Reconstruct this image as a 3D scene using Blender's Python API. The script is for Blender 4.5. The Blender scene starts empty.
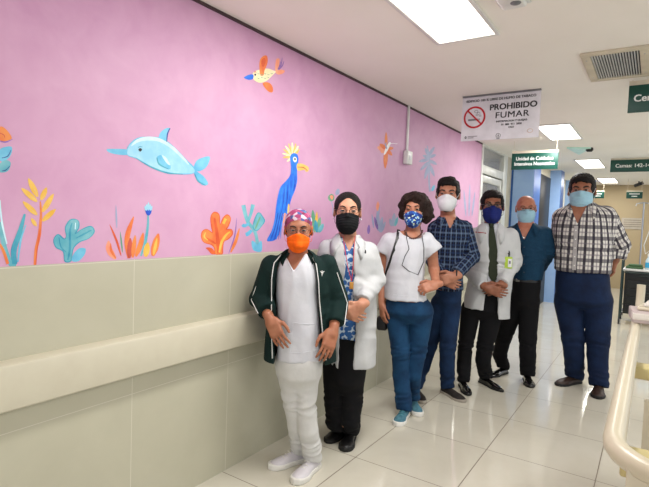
import bpy, bmesh, math, random
import numpy as np
from mathutils import Vector, Matrix

S = bpy.context.scene
COL = S.collection
# ---------------------------------------------------------------- camera
EYE = 1.42
FPX = 494.561
CAMR = ((0.83133, 0.05463, 0.55310), (-0.55454, 0.02273 + 0.0, 0.83184), (0, 0, 1))
_yc = Vector((329.5, 13.5, -FPX)).normalized()
_xc = -Vector((-744.5, 53.5, -FPX)).normalized()
_zc = _xc.cross(_yc)
RM = Matrix((_xc, _yc, _zc))                       # world = RM @ camera vector
cam = bpy.data.cameras.new('camera')
cam.sensor_width = 36.0
cam.lens = FPX / 649 * 36.0
cam.clip_start = 0.05
camo = bpy.data.objects.new('camera', cam)
COL.objects.link(camo)
camo.matrix_world = Matrix.Translation((0, 0, EYE)) @ RM.to_4x4()
S.camera = camo
# ---------------------------------------------------------------- world, exposure
w = bpy.data.worlds.new('world')
S.world = w
w.use_nodes = True
w.node_tree.nodes['Background'].inputs[0].default_value = (0.93, 0.96, 1.0, 1)
w.node_tree.nodes['Background'].inputs[1].default_value = 0.75
S.view_settings.view_transform = 'Standard'
S.view_settings.look = 'None'
S.view_settings.exposure = 0.55
S.view_settings.gamma = 1.0
S.view_settings.use_curve_mapping = False
S.cycles.use_denoising = True
S.cycles.max_bounces = 8
S.cycles.sample_clamp_indirect = 6.0
LAMP = 20.0           # watts per ceiling panel


def panel_lamp(x, y, z, sx, sy, power, col=(1.0, 0.985, 0.955)):
    l = bpy.data.lights.new('panel_light', 'AREA')
    l.shape = 'RECTANGLE'
    l.size = sx
    l.size_y = sy
    l.energy = power
    l.color = col
    o = bpy.data.objects.new('panel_light', l)
    COL.objects.link(o)
    o.location = (x, y, z)
    return o


PANELS = [(-0.93, -1.9, 1.2), (-0.93, 2.15, 1.2), (-0.92, 5.95, 0.95), (-0.91, 9.05, 1.2), (-0.89, 12.3, 1.2),
          (1.4, 0.3, 1.2), (1.4, 4.0, 1.2), (1.4, 8.0, 1.2)]
for _x, _y, _l in PANELS:
    panel_lamp(_x, _y, 2.432, 0.28, _l - 0.04, LAMP * _l / 1.2)

# ---------------------------------------------------------------- pixel rays (photo pixel + true distance -> point)
def ray(px, py):
    return RM @ Vector((px - 324.5, -(py - 243.5), -FPX))


def on_z(px, py, z=0.0):
    d = ray(px, py)
    p = d * ((z - EYE) / d.z)
    return Vector((p.x, p.y, z))


def on_x(px, py, x):
    d = ray(px, py)
    p = d * (x / d.x)
    return Vector((x, p.y, p.z + EYE))


def on_y(px, py, y):
    d = ray(px, py)
    p = d * (y / d.y)
    return Vector((p.x, y, p.z + EYE))


# ---------------------------------------------------------------- materials
def lin(c):
    return tuple(((v / 255) / 12.92 if v / 255 <= 0.04045 else ((v / 255 + 0.055) / 1.055) ** 2.4) for v in c)


class NT:
    def __init__(self, m):
        self.t = m.node_tree
        self.b = self.t.nodes['Principled BSDF']

    def n(self, typ, **kw):
        x = self.t.nodes.new(typ)
        for k, v in kw.items():
            setattr(x, k, v)
        return x

    def l(self, a, b):
        self.t.links.new(a, b)

    def math(self, op, a, b=None, c=None):
        x = self.n('ShaderNodeMath', operation=op)
        for i, v in enumerate((a, b, c)):
            if v is None:
                continue
            if hasattr(v, 'links') or hasattr(v, 'is_linked'):
                self.l(v, x.inputs[i])
            else:
                x.inputs[i].default_value = v
        return x.outputs[0]

    def mix(self, fac, a, b, mode='MIX'):
        x = self.n('ShaderNodeMix', data_type='RGBA', blend_type=mode)
        for i, v in ((0, fac), (6, a), (7, b)):
            if hasattr(v, 'is_linked'):
                self.l(v, x.inputs[i])
            elif i == 0:
                x.inputs[0].default_value = v
            else:
                x.inputs[i].default_value = (*lin(v), 1)
        return x.outputs[2]

    def coord(self, kind='Object'):
        return self.n('ShaderNodeTexCoord').outputs[kind]

    def noise(self, scale, detail=3, vec=None, rough=0.55, dist=0.0):
        x = self.n('ShaderNodeTexNoise')
        x.inputs['Scale'].default_value = scale
        x.inputs['Detail'].default_value = detail
        x.inputs['Roughness'].default_value = rough
        x.inputs['Distortion'].default_value = dist
        self.l(vec if vec is not None else self.coord(), x.inputs['Vector'])
        return x.outputs['Fac']

    def ramp(self, fac, lo, hi):
        x = self.n('ShaderNodeMapRange')
        x.inputs['From Min'].default_value = lo
        x.inputs['From Max'].default_value = hi
        self.l(fac, x.inputs['Value'])
        return x.outputs['Result']

    def bump(self, h, strength=0.3, dist=0.01):
        x = self.n('ShaderNodeBump')
        x.inputs['Strength'].default_value = strength
        x.inputs['Distance'].default_value = dist
        self.l(h, x.inputs['Height'])
        self.l(x.outputs[0], self.b.inputs['Normal'])


def mat(name, col, rough=0.6, metal=0.0, col2=None, nscale=8.0, bump=0.0, bscale=60.0, bdist=0.004, emit=None,
        coat=0.0, sheen=0.0, sss=0.0, spec=0.5, alpha=1.0):
    m = bpy.data.materials.new(name)
    m.use_nodes = True
    t = NT(m)
    b = t.b
    b.inputs['Base Color'].default_value = (*lin(col), 1)
    b.inputs['Roughness'].default_value = rough
    b.inputs['Metallic'].default_value = metal
    b.inputs['Coat Weight'].default_value = coat
    b.inputs['Sheen Weight'].default_value = sheen
    b.inputs['Specular IOR Level'].default_value = spec
    b.inputs['Alpha'].default_value = alpha
    if sss:
        b.inputs['Subsurface Weight'].default_value = sss
        b.inputs['Subsurface Radius'].default_value = (0.02, 0.008, 0.005)
        b.inputs['Subsurface Scale'].default_value = 0.5
    if col2 is None:
        col2 = tuple(max(0, c * 0.93) for c in col)
    f = t.ramp(t.noise(nscale, 4), 0.35, 0.65)
    t.l(t.mix(f, col, col2), b.inputs['Base Color'])
    if emit:
        b.inputs['Emission Color'].default_value = (*lin(emit[0]), 1)
        b.inputs['Emission Strength'].default_value = emit[1]
    if bump:
        t.bump(t.noise(bscale, 3), bump, bdist)
    return m


# ---------------------------------------------------------------- object helpers
def link(name, me, parent=None, loc=None, rot=None):
    o = bpy.data.objects.new(name, me)
    COL.objects.link(o)
    if parent is not None:
        o.parent = parent
    if loc is not None:
        o.location = loc
    if rot is not None:
        o.rotation_euler = rot
    return o


def tag(o, label=None, cat=None, group=None, kind=None):
    for k, v in (('label', label), ('category', cat), ('group', group), ('kind', kind)):
        if v:
            o[k] = v
    return o


def thing(name, label, cat, loc=(0, 0, 0), rz=0.0, group=None):
    o = link(name, None, None, loc, (0, 0, rz))
    return tag(o, label, cat, group)


class MB:
    """collects shapes of ONE part into one mesh, with several material slots"""

    def __init__(self):
        self.v, self.f, self.mi, self.sm = [], [], [], []
        self.mats = []

    def _m(self, m):
        if m not in self.mats:
            self.mats.append(m)
        return self.mats.index(m)

    def add(self, vs, fs, m=None, smooth=False):
        k = len(self.v)
        self.v += [tuple(p) for p in vs]
        self.f += [tuple(i + k for i in f) for f in fs]
        mi = self._m(m)
        self.mi += [mi] * len(fs)
        self.sm += [smooth] * len(fs)
        return self

    def box(self, lo, hi, m=None, bev=0.0):
        bm = bmesh.new()
        bmesh.ops.create_cube(bm, size=1)
        c = [(a + b) / 2 for a, b in zip(lo, hi)]
        s = [abs(b - a) for a, b in zip(lo, hi)]
        for v in bm.verts:
            v.co = Vector([c[i] + v.co[i] * s[i] for i in range(3)])
        if bev:
            bmesh.ops.bevel(bm, geom=bm.edges[:], offset=min(bev, min(s) * .45), segments=3, profile=0.5, affect='EDGES')
        self.bm(bm, m, bool(bev))
        return self

    def bm(self, bm, m=None, smooth=False):
        bm.verts.index_update()
        self.add([v.co.copy() for v in bm.verts], [[v.index for v in f.verts] for f in bm.faces], m, smooth)
        bm.free()
        return self

    def tube(self, pts, r, m=None, seg=8, closed=False):
        pts = [Vector(p) for p in pts]
        n = len(pts)
        rs = r if isinstance(r, (list, tuple)) else [r] * n
        vs, fs = [], []
        prev = None
        for i, p in enumerate(pts):
            a = pts[(i - 1) % n] if (closed or i > 0) else p
            b = pts[(i + 1) % n] if (closed or i < n - 1) else p
            t = (b - a).normalized()
            if prev is None:
                u = t.orthogonal().normalized()
            else:
                u = (prev - t * prev.dot(t))
                u = u.normalized() if u.length > 1e-6 else t.orthogonal().normalized()
            prev = u
            w_ = t.cross(u)
            for k in range(seg):
                an = 2 * math.pi * k / seg
                vs.append(p + (u * math.cos(an) + w_ * math.sin(an)) * rs[i])
        m_ = n if closed else n - 1
        for i in range(m_):
            j = (i + 1) % n
            for k in range(seg):
                k2 = (k + 1) % seg
                fs.append((i * seg + k, i * seg + k2, j * seg + k2, j * seg + k))
        if not closed:
            fs.append(tuple(range(seg))[::-1])
            fs.append(tuple((n - 1) * seg + k for k in range(seg)))
        return self.add(vs, fs, m, True)

    def lathe(self, prof, c=(0, 0, 0), m=None, seg=20):
        vs, fs = [], []
        for r, z in prof:
            for k in range(seg):
                a = 2 * math.pi * k / seg
                vs.append((c[0] + r * math.cos(a), c[1] + r * math.sin(a), c[2] + z))
        for i in range(len(prof) - 1):
            for k in range(seg):
                k2 = (k + 1) % seg
                fs.append((i * seg + k, i * seg + k2, (i + 1) * seg + k2, (i + 1) * seg + k))
        fs.append(tuple(range(seg))[::-1])
        fs.append(tuple((len(prof) - 1) * seg + k for k in range(seg)))
        return self.add(vs, fs, m, True)

    def build(self, name, m=None, parent=None, loc=None, rot=None):
        me = bpy.data.meshes.new(name)
        me.from_pydata(self.v, [], self.f)
        for k in self.mats:
            me.materials.append(k if k is not None else m)
        me.polygons.foreach_set('material_index', self.mi)
        me.polygons.foreach_set('use_smooth', self.sm)
        me.update()
        try:
            me.set_sharp_from_angle(angle=math.radians(38))
        except Exception:
            pass
        return link(name, me, parent, loc, rot)


def text_mesh(name, txt, size, m, parent, loc, rot, bold=0.0, align='CENTER', space=1.0, depth=0.0008, sx=1.0):
    cu = bpy.data.curves.new(name, 'FONT')
    cu.body = txt
    cu.size = size
    cu.align_x = align
    cu.align_y = 'CENTER'
    cu.extrude = depth
    cu.space_character = space
    cu.resolution_u = 3
    ob = bpy.data.objects.new(name, cu)
    COL.objects.link(ob)
    dg = bpy.context.evaluated_depsgraph_get()
    me = bpy.data.meshes.new_from_object(ob.evaluated_get(dg))
    bpy.data.objects.remove(ob)
    bpy.data.curves.remove(cu)
    if bold:                                    # heavier stroke: the glyphs set four times, a hair apart
        bm = bmesh.new()
        for k, (dx, dy) in enumerate(((-1, -.6), (1, -.6), (-1, .6), (1, .6))):
            n0 = len(bm.verts)
            bm.from_mesh(me)
            bm.verts.ensure_lookup_table()
            for v in bm.verts[n0:]:
                v.co += Vector((dx * bold, dy * bold, k * .00004))
        bm.to_mesh(me)
        bm.free()
    me.materials.clear()
    me.materials.append(m)
    o = link(name, me, parent, loc, rot)
    o.scale = (sx, 1, 1)
    return o


def structure(o, kind='structure'):
    o['kind'] = kind
    return o


# ================================================================= SETTING
# wall ---------------------------------------------------------------
XW = -1.90          # corridor wall plane
ZC = 2.45           # ceiling
Y1 = 6.44           # end of the painted wall


def grid_lines(t, co, axes, half):
    """1 on grout lines; axes = ((axis, size, phase), ...)"""
    sep = t.n('ShaderNodeSeparateXYZ')
    t.l(co, sep.inputs[0])
    out = None
    for ax, size, ph in axes:
        v = t.math('SUBTRACT', sep.outputs[ax], ph)
        v = t.math('DIVIDE', v, size)
        v = t.math('ADD', v, 0.5)
        v = t.math('FRACT', v)
        v = t.math('SUBTRACT', v, 0.5)
        v = t.math('ABSOLUTE', v)
        v = t.math('LESS_THAN', v, half / size)
        out = v if out is None else t.math('MAXIMUM', out, v)
    return out


def tile_mat(name, col, col2, grout, axes, half, rough, spec=0.5, wav=0.0):
    m = bpy.data.materials.new(name)
    m.use_nodes = True
    t = NT(m)
    co = t.coord()
    f = t.ramp(t.noise(2.2, 5, co, 0.6, 0.4), 0.35, 0.68)
    base = t.mix(f, col, col2)
    g = grid_lines(t, co, axes, half)
    t.l(t.mix(g, base, grout), t.b.inputs['Base Color']) if False else None
    mx = t.n('ShaderNodeMix', data_type='RGBA')
    t.l(g, mx.inputs[0])
    t.l(base, mx.inputs[6])
    mx.inputs[7].default_value = (*lin(grout), 1)
    t.l(mx.outputs[2], t.b.inputs['Base Color'])
    r = t.math('MULTIPLY_ADD', g, 0.4, rough)
    t.l(r, t.b.inputs['Roughness'])
    t.b.inputs['Specular IOR Level'].default_value = spec
    h = t.math('MULTIPLY_ADD', g, -1.0, 1.0)
    if wav:
        h = t.math('MULTIPLY_ADD', t.noise(1.7, 2, co), wav, h)
    t.bump(h, 0.25, 0.002)
    return m


def pink_mat():
    m = bpy.data.materials.new('pink_painted_plaster')
    m.use_nodes = True
    t = NT(m)
    co = t.coord()
    a = t.ramp(t.noise(1.4, 6, co, 0.62, 0.8), 0.3, 0.7)
    b = t.ramp(t.noise(7.0, 4, co, 0.6, 0.5), 0.35, 0.7)
    c1 = t.mix(a, (208, 162, 192), (195, 144, 180))
    mx = t.n('ShaderNodeMix', data_type='RGBA')
    t.l(t.math('MULTIPLY', b, 0.35), mx.inputs[0])
    t.l(c1, mx.inputs[6])
    mx.inputs[7].default_value = (*lin((218, 174, 203)), 1)
    t.l(mx.outputs[2], t.b.inputs['Base Color'])
    t.b.inputs['Roughness'].default_value = 0.5
    t.b.inputs['Specular IOR Level'].default_value = 0.35
    t.bump(t.noise(45, 3, co), 0.12, 0.003)
    return m


M = {}
M['pink'] = pink_mat()
M['walltile'] = tile_mat('beige_wall_tile', (188, 185, 165), (181, 178, 158), (202, 199, 184),
                         ((1, 0.6, 0.75), (2, 0.6, 0.6)), 0.0016, 0.2, 0.45, 0.15)
M['floor'] = tile_mat('polished_floor_tile', (207, 203, 189), (199, 194, 179), (112, 100, 86),
                      ((0, 0.605, -1.40), (1, 0.6, 0.13)), 0.0024, 0.075, 0.55, 0.2)
M['ceiling'] = mat('cream_ceiling_paint', (247, 244, 236), 0.8, col2=(243, 240, 231), nscale=1.5)
M['white'] = mat('white_enamel', (232, 232, 228), 0.35)
M['cream'] = mat('cream_plastic', (205, 197, 174), 0.32, col2=(199, 190, 166))
M['cream_wall'] = mat('cream_wall_paint', (214, 205, 182), 0.6)
M['rail'] = mat('ivory_vinyl_bumper', (203, 198, 178), 0.35, col2=(198, 192, 172), bump=0.05, bscale=300)
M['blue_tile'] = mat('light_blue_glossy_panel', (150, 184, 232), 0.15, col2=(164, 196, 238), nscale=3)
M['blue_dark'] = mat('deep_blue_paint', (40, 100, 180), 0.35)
M['black'] = mat('black_plastic', (22, 22, 24), 0.45)
M['beigefar'] = mat('far_beige_paint', (176, 158, 124), 0.7, col2=(168, 149, 116), nscale=1.2)
M['green'] = mat('dark_green_sign_acrylic', (8, 74, 62), 0.35)
M['signwhite'] = mat('white_sign_board', (226, 226, 232), 0.45)
M['ink'] = mat('black_ink', (26, 26, 30), 0.5)
M['grey'] = mat('grey_print', (120, 122, 126), 0.5)
M['red'] = mat('red_print', (196, 26, 40), 0.5)
M['letter'] = mat('white_letter_vinyl', (240, 244, 240), 0.5)
M['steel'] = mat('brushed_steel', (180, 182, 184), 0.3, metal=0.9)
M['alu'] = mat('white_aluminium', (222, 224, 218), 0.35)
M['lilac'] = mat('lilac_grey_paint', (160, 142, 160), 0.6)
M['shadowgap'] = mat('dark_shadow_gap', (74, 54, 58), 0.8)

# floor & ceiling
o = MB().box((-4.0, -4.0, -0.1), (3.2, 13.9, 0.0)).build('floor', M['floor'])
structure(o)
o = MB().box((-4.0, -4.0, ZC), (3.2, 13.9, ZC + 0.12)).build('ceiling', M['ceiling'])
structure(o)
# painted corridor wall: pink plaster above, tiles below
wall = MB()
wall.box((XW - 0.15, -4.0, 0.0), (XW, Y1, 1.205), M['walltile'])
wall.box((XW - 0.15, -4.0, 1.205), (XW - 0.002, Y1, ZC), M['pink'])
wall_left = wall.build('wall_left')
structure(wall_left)
# thin dark cornice line where wall meets ceiling
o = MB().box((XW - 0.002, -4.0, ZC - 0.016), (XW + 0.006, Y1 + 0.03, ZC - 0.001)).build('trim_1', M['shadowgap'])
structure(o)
# distant wall and side enclosure
o = MB().box((-4.0, 13.6, 0), (3.2, 13.8, ZC)).build('wall_back', M['beigefar'])
structure(o)
# glazed door bay after the painted wall ------------------------------
glass = bpy.data.materials.new('thin_glass')
glass.use_nodes = True
_t = NT(glass)
_t.b.inputs['Base Color'].default_value = (0.9, 0.92, 0.95, 1)
_t.b.inputs['Roughness'].default_value = 0.05
_t.b.inputs['Alpha'].default_value = 0.22
Yg2 = 7.75
bay = MB()
for (y0, y1, z0, z1) in ((Y1, Y1 + 0.05, 0, ZC), (Yg2 - 0.22, Yg2, 0, ZC), (Y1 + .05, Yg2 - .22, 2.075, 2.185),
                         (Y1 + .05, Yg2 - .22, 2.42, ZC)):
    bay.box((XW - 0.05, y0, z0), (XW + 0.012, y1, z1), None, 0.004)
win = bay.build('window_1', M['alu'])
structure(win)
MB().box((XW - 0.03, Y1 + .05, 2.185), (XW - 0.024, Yg2 - .22, 2.42)).build('pane', glass, win)
door = MB()
d0, d1 = Y1 + .07, Yg2 - .24
for (y0, y1, z0, z1) in ((d0, d0 + .07, 0, 2.06), (d1 - .07, d1, 0, 2.06), (d0 + .07, d1 - .07, 1.97, 2.06),
                         (d0 + .07, d1 - .07, 0.95, 1.05), (d0 + .07, d1 - .07, 0.0, 0.12)):
    door.box((XW - 0.045, y0, z0), (XW - 0.005, y1, z1), None, 0.005)
door = door.build('door_1', M['alu'])
structure(door)
MB().box((XW - 0.03, d0 + .07, 1.05), (XW - 0.024, d1 - .07, 1.97)).build('pane', glass, door)
MB().box((XW - 0.03, d0 + .07, 0.12), (XW - 0.02, d1 - .07, 0.95)).build('panel', M['alu'], door)
MB().tube([(XW + .03, d1 - .035, .98), (XW + .05, d1 - .035, 1.02), (XW + .05, d1 - .035, 1.16), (XW + .03, d1 - .035, 1.2)], .008).build('door_handle', M['steel'], door)
# room behind the glass
rm = MB()
rm.box((-3.6, Y1 - .6, 0), (-3.5, 8.6, ZC), M['lilac'])
rm.box((-3.5, 8.4, 0), (XW - .05, 8.5, ZC), M['lilac'])
rm.box((-3.5, Y1 - .6, 0), (XW - .16, Y1 - .5, ZC), M['lilac'])
structure(rm.build('wall_inner'))
# blue pillars and the run of wall beyond ---------------------------
def pillar(n, x0, x1, y0, y1, front, side, strip):
    p = MB()
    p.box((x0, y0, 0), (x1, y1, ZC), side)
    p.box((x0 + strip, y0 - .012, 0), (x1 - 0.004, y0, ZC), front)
    return structure(p.build('wall_pillar_%d' % n if False else 'wall_%s' % n))

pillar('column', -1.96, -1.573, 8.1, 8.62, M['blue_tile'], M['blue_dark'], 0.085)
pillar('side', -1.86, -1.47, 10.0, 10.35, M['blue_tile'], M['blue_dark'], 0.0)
wl = MB()
wl.box((-1.98, Yg2, 0), (XW - .01, 8.1, ZC), M['cream_wall'])
wl.box((-2.1, 8.62, 0), (-1.66, 8.95, ZC), M['cream_wall'])
wl.box((-2.1, 10.35, 0), (-1.7, 13.6, ZC), M['cream_wall'])
structure(wl.build('wall_far_left'))
dk = MB()
dk.box((-1.72, 9.0, 0), (-1.64, 9.95, 2.3), None, .004)
dk = structure(dk.build('door_2', M['black']))
structure(MB().box((-2.1, 8.95, 2.3), (-1.66, 10.0, ZC)).build('wall_lintel', M['cream_wall']))
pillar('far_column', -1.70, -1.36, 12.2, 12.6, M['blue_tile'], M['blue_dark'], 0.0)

# ceiling lights -----------------------------------------------------
M['diffuser'] = mat('glowing_diffuser', (255, 252, 244), 0.5, emit=((255, 250, 240), 3.2))
lab = {1: 'large bright rectangular ceiling light nearest the camera, above the pink wall',
       2: 'ceiling light just behind the hanging no smoking sign',
       3: 'ceiling light above the head of the tall man in plaid shirt, second farthest',
       4: 'smallest and farthest ceiling light near the beige far wall'}
for i, (x, y, L) in enumerate(PANELS[:5]):
    if i == 0:
        t = thing('ceiling_light', 'ceiling light behind the camera', 'ceiling light', (x, y, ZC))
    else:
        t = thing('ceiling_light', lab[i], 'ceiling light', (x, y, ZC), group='recessed ceiling lights')
    hx, hy, r = 0.155, L / 2 + 0.0, 0.022
    f = MB()
    f.box((-hx - r, -hy - r, -0.012), (hx + r, -hy, 0.0), None, .003)
    f.box((-hx - r, hy, -0.012), (hx + r, hy + r, 0.0), None, .003)
    f.box((-hx - r, -hy, -0.012), (-hx, hy, 0.0), None, .003)
    f.box((hx, -hy, -0.012), (hx + r, hy, 0.0), None, .003)
    f.build('frame', M['white'], t)
    MB().box((-hx, -hy, -0.006), (hx, hy, -0.001)).build('diffuser', M['diffuser'], t)

# air vent -------------------------------------------------------------
t = thing('ceiling_vent', 'beige slatted square air vent set in the ceiling', 'vent', (-0.255, 3.63, ZC))
f = MB()
for lo, hi in (((-.175, -.32), (.175, -.27)), ((-.175, .27), (.175, .32)), ((-.175, -.27), (-.125, .27)), ((.125, -.27), (.175, .27))):
    f.box((*lo, -.014), (*hi, 0), None, .004)
f.build('frame', M['cream_wall'], t)
MB().box((-.125, -.27, -.002), (.125, .27, -.0005)).build('backing', M['black'], t)
f = MB()
for k in range(17):
    x = -.12 + k * .0145
    f.add([(x, -.27, -.012), (x + .0045, -.27, -.003), (x + .0045, .27, -.003), (x, .27, -.012),
           (x + .001, -.27, -.0125), (x + .0055, -.27, -.0035), (x + .0055, .27, -.0035), (x + .001, .27, -.0125)],
          [(0, 1, 2, 3), (7, 6, 5, 4), (0, 4, 5, 1), (3, 2, 6, 7), (0, 3, 7, 4), (1, 5, 6, 2)])
f.build('slats', M['white'], t)
for sx in (-.15, .15):
    for sy in (-.2, .2):
        MB().lathe([(.004, -.016), (.005, -.014)], (sx, sy, 0), seg=8).build('screw', M['steel'], t)

# white access point / detector at the top edge -----------------------
t = thing('smoke_detector', 'small white device fixed to the ceiling beside the nearest light', 'detector', (-.60, 2.36, ZC))
MB().box((-.055, -.07, -.03), (.055, .07, -.004), None, .012).build('housing', M['white'], t)
MB().lathe([(.02, -.034), (.024, -.031), (.024, -.028)], (.02, .0, 0), seg=16).build('lens', M['grey'], t)
MB().box((-.07, -.085, -.008), (.07, .085, 0), None, .003).build('mounting_plate', M['alu'], t)

# teal ceiling diffuser -------------------------------------------------
M['teal'] = mat('pale_teal_plastic', (206, 248, 234), 0.3)
t = thing('ceiling_diffuser', 'pale teal wedge-shaped fitting on the ceiling past the second light', 'ceiling fitting', (0, 0, 0))
a, b, c = on_z(567, 147, ZC), on_z(591, 147.2, ZC), on_z(579, 153.5, ZC)
dz = Vector((0, 0, -.02))
MB().add([a, b, c, a + dz, b + dz, c + dz], [(0, 1, 2), (5, 4, 3), (0, 3, 4, 1), (1, 4, 5, 2), (2, 5, 3, 0)]).build('cover', M['teal'], t)
MB().lathe([(.03, -.05), (.045, -.03), (.04, 0)], (b.x - .02, b.y + .05, ZC), seg=14).build('dome', M['black'], t)

# signs ------------------------------------------------------------------
RX = (math.pi / 2, 0, 0)
# no smoking sign: 0.607 x 0.365 hung across the corridor
sy = 4.02
sx0, sx1, sz1 = -1.364, -0.767, 2.44
sz0 = 2.088
t = thing('no_smoking_sign', 'white hanging sign with red no-smoking circle and the words PROHIBIDO FUMAR', 'sign',
          ((sx0 + sx1) / 2, sy, sz1))
W2 = (sx1 - sx0) / 2
MB().box((-W2, 0, sz0 - sz1), (W2, .008, 0)).build('board', M['signwhite'], t)
MB().box((-W2, -.006, -.004), (W2, .014, .009)).build('top_rail', M['grey'], t)


def stx(txt, x, z, size, m=M['ink'], bold=.0, align='CENTER', par=None, name='lettering', y=-.0015, sx=1.0, space=1.0):
    return text_mesh(name, txt, size, m, par, (x, y, z), RX, bold, align, space, sx=sx)


stx('EDIFICIO 100 % LIBRE DE HUMO DE TABACO', 0, -.036, .0265, bold=.0005, par=t, sx=1.0)
stx('PROHIBIDO', .1, -.101, .064, bold=.0018, par=t, sx=1.05, space=1.0)
stx('FUMAR', .095, -.166, .066, bold=.0009, par=t, sx=1.14, space=1.08)
stx('INFORMACION Y QUEJAS:', .095, -.214, .020, bold=.0006, par=t)
stx('01  800  911  2000', .095, -.240, .020, bold=.0006, par=t)
stx('HGO', .095, -.263, .018, bold=.0006, par=t)
MB().box((-.242, -.0012, -.320), (-.165, 0, -.315)).build('fine_print_line', M['grey'], t)
MB().box((-.242, -.0012, -.332), (-.195, 0, -.326)).build('fine_print_line', M['grey'], t)
# red ring with bar, cigarette and smoke
rg = MB()
cxr, czr, R1, R0 = -.195, -.166, .088, .073
n = 48
vs = [(cxr + r * math.cos(2 * math.pi * k / n), y, czr + r * math.sin(2 * math.pi * k / n)) for y in (-.0015, 0) for r in (R0, R1) for k in range(n)]
fs = []
for k in range(n):
    k2 = (k + 1) % n
    fs += [(k, k2, n + k2, n + k), (n + k, n + k2, 3 * n + k2, 3 * n + k)]
rg.add(vs, fs)
ca = math.radians(-45)
ux, uz = math.cos(ca), math.sin(ca)
px_, pz_ = -uz * .0065, ux * .0065
e = .078
rg.add([(cxr - ux * e - px_, -.0025, czr - uz * e - pz_), (cxr + ux * e - px_, -.0025, czr + uz * e - pz_),
        (cxr + ux * e + px_, -.0025, czr + uz * e + pz_), (cxr - ux * e + px_, -.0025, czr - uz * e + pz_)], [(0, 1, 2, 3)])
rg.build('prohibition_ring', M['red'], t)
cg = MB()
cg.box((cxr - .05, -.0012, czr - .026), (cxr + .03, 0, czr - .012))
cg.box((cxr + .033, -.0012, czr - .026), (cxr + .037, 0, czr - .012))
cg.box((cxr + .040, -.0012, czr - .026), (cxr + .044, 0, czr - .012))
for (ox, oz, r) in ((.012, .045, .014), (.032, .030, .012), (.020, .018, .009), (.045, .01, .008)):
    cg.tube([(cxr + ox + r * math.cos(a), -.001, czr + oz + r * .7 * math.sin(a)) for a in np.linspace(0, 6.28, 14)[:-1]], .0016, seg=4, closed=True)
cg.build('cigarette_symbol', M['grey'], t)
sl = MB()
sl.tube([(.0 + .017 * math.cos(a), -.001, -.323 + .017 * math.sin(a)) for a in np.linspace(0, 6.28, 18)[:-1]], .0017, seg=4, closed=True)
sl.box((-.003, -.0012, -.332), (.003, 0, -.314))
sl.box((-.012, -.0012, -.349), (.012, 0, -.345))
sl.build('round_emblem', M['ink'], t)
sl = MB()
sl.tube([(-.258 + .006 * math.cos(a), -.001, -.324 + .008 * math.sin(a)) for a in np.linspace(0, 6.28, 12)[:-1]], .003, seg=4, closed=True)
sl.build('coat_of_arms', M['ink'], t)
M['palebrown'] = mat('faint_print', (214, 196, 186), .5)
sl = MB()
sl.tube([(.235 + .02 * math.cos(a), -.001, -.30 + .014 * math.sin(a)) for a in np.linspace(0, 6.28, 16)[:-1]], .003, seg=4, closed=True)
sl.build('faint_logo', M['palebrown'], t)


def hung_sign(label, x0, x1, y, z0, z1, lines, size, drop=True, bold=.0016, sx=1.0, align='CENTER', tx=0, fine=()):
    t = thing('hanging_sign', label, 'sign', ((x0 + x1) / 2, y, z1), group=None)
    hw = (x1 - x0) / 2
    MB().box((-hw, 0, z0 - z1), (hw, .02, 0), None, .003).build('board', M['green'], t)
    if drop:
        for k in (-1, 1):
            MB().tube([(k * (hw - .02), .01, -.002), (k * (hw - .02), .01, ZC - z1)], .0022, seg=6).build('hanger', M['cream_wall'], t)
        MB().box((-hw, 0.004, 0), (hw, .016, .03)).build('top_rail', M['cream_wall'], t)
    for a, b, c in fine:
        MB().box((a, -.002, (z0 - z1) / 2 + c), (b, 0, (z0 - z1) / 2 + c + .017)).build('lettering', M['letter'], t)
    n = len(lines)
    for i, s in enumerate(lines):
        stx(s, tx, (z0 - z1) / 2 + ((n - 1) / 2 - i) * size * 1.05, size, M['letter'], bold, par=t, sx=sx, align=align)
    return t


hung_sign('dark green hanging sign reading Unidad de Cuidados Intensivos Neonatales', -1.517, -.99, 6.4, 2.098, 2.297,
          ['Unidad de Cuidados', 'Intensivos Neonatales'], .060, bold=.0009, sx=.86)
hung_sign('dark green hanging sign reading Camas 142-14 at right', -.593, .05, 8.45, 2.25, 2.425,
          ['Camas: 142-14'], .072, sx=1.0, tx=-.04)
hung_sign('dark green hanging sign cut by the right photo edge, reading Cen', -.203, .43, 4.05, 2.226, 2.412,
          ['Central'], .066, bold=.0016, align='LEFT', tx=-.285)
hung_sign('tiny dark green sign far down the corridor above the pole', -.52, -.235, 12.0, 2.05, 2.185,
          [], .036, fine=((-.09, .09, .018), (-.05, .05, -.03)))
hung_sign('tiny dark green sign far down the corridor just behind the tall man', -1.15, -.92, 12.0, 2.05, 2.185,
          [], .05, fine=((-.07, .07, .016), (-.05, .05, -.03)))

# thermostat box with conduit on the painted wall ---------------------
t = thing('switch_box', 'small white switch box fed by a conduit high on the pink wall', 'switch box', (XW, 4.13, 1.985))
MB().box((0, -.055, -.06), (.045, .055, .06), None, .008).build('box', M['white'], t)
MB().box((.045, -.02, -.02), (.05, .02, .02), None, .002).build('rocker_switch', M['signwhite'], t)
MB().box((0, -.012, .06), (.018, .012, ZC - 1.985), None, .004).build('conduit', M['white'], t)

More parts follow.
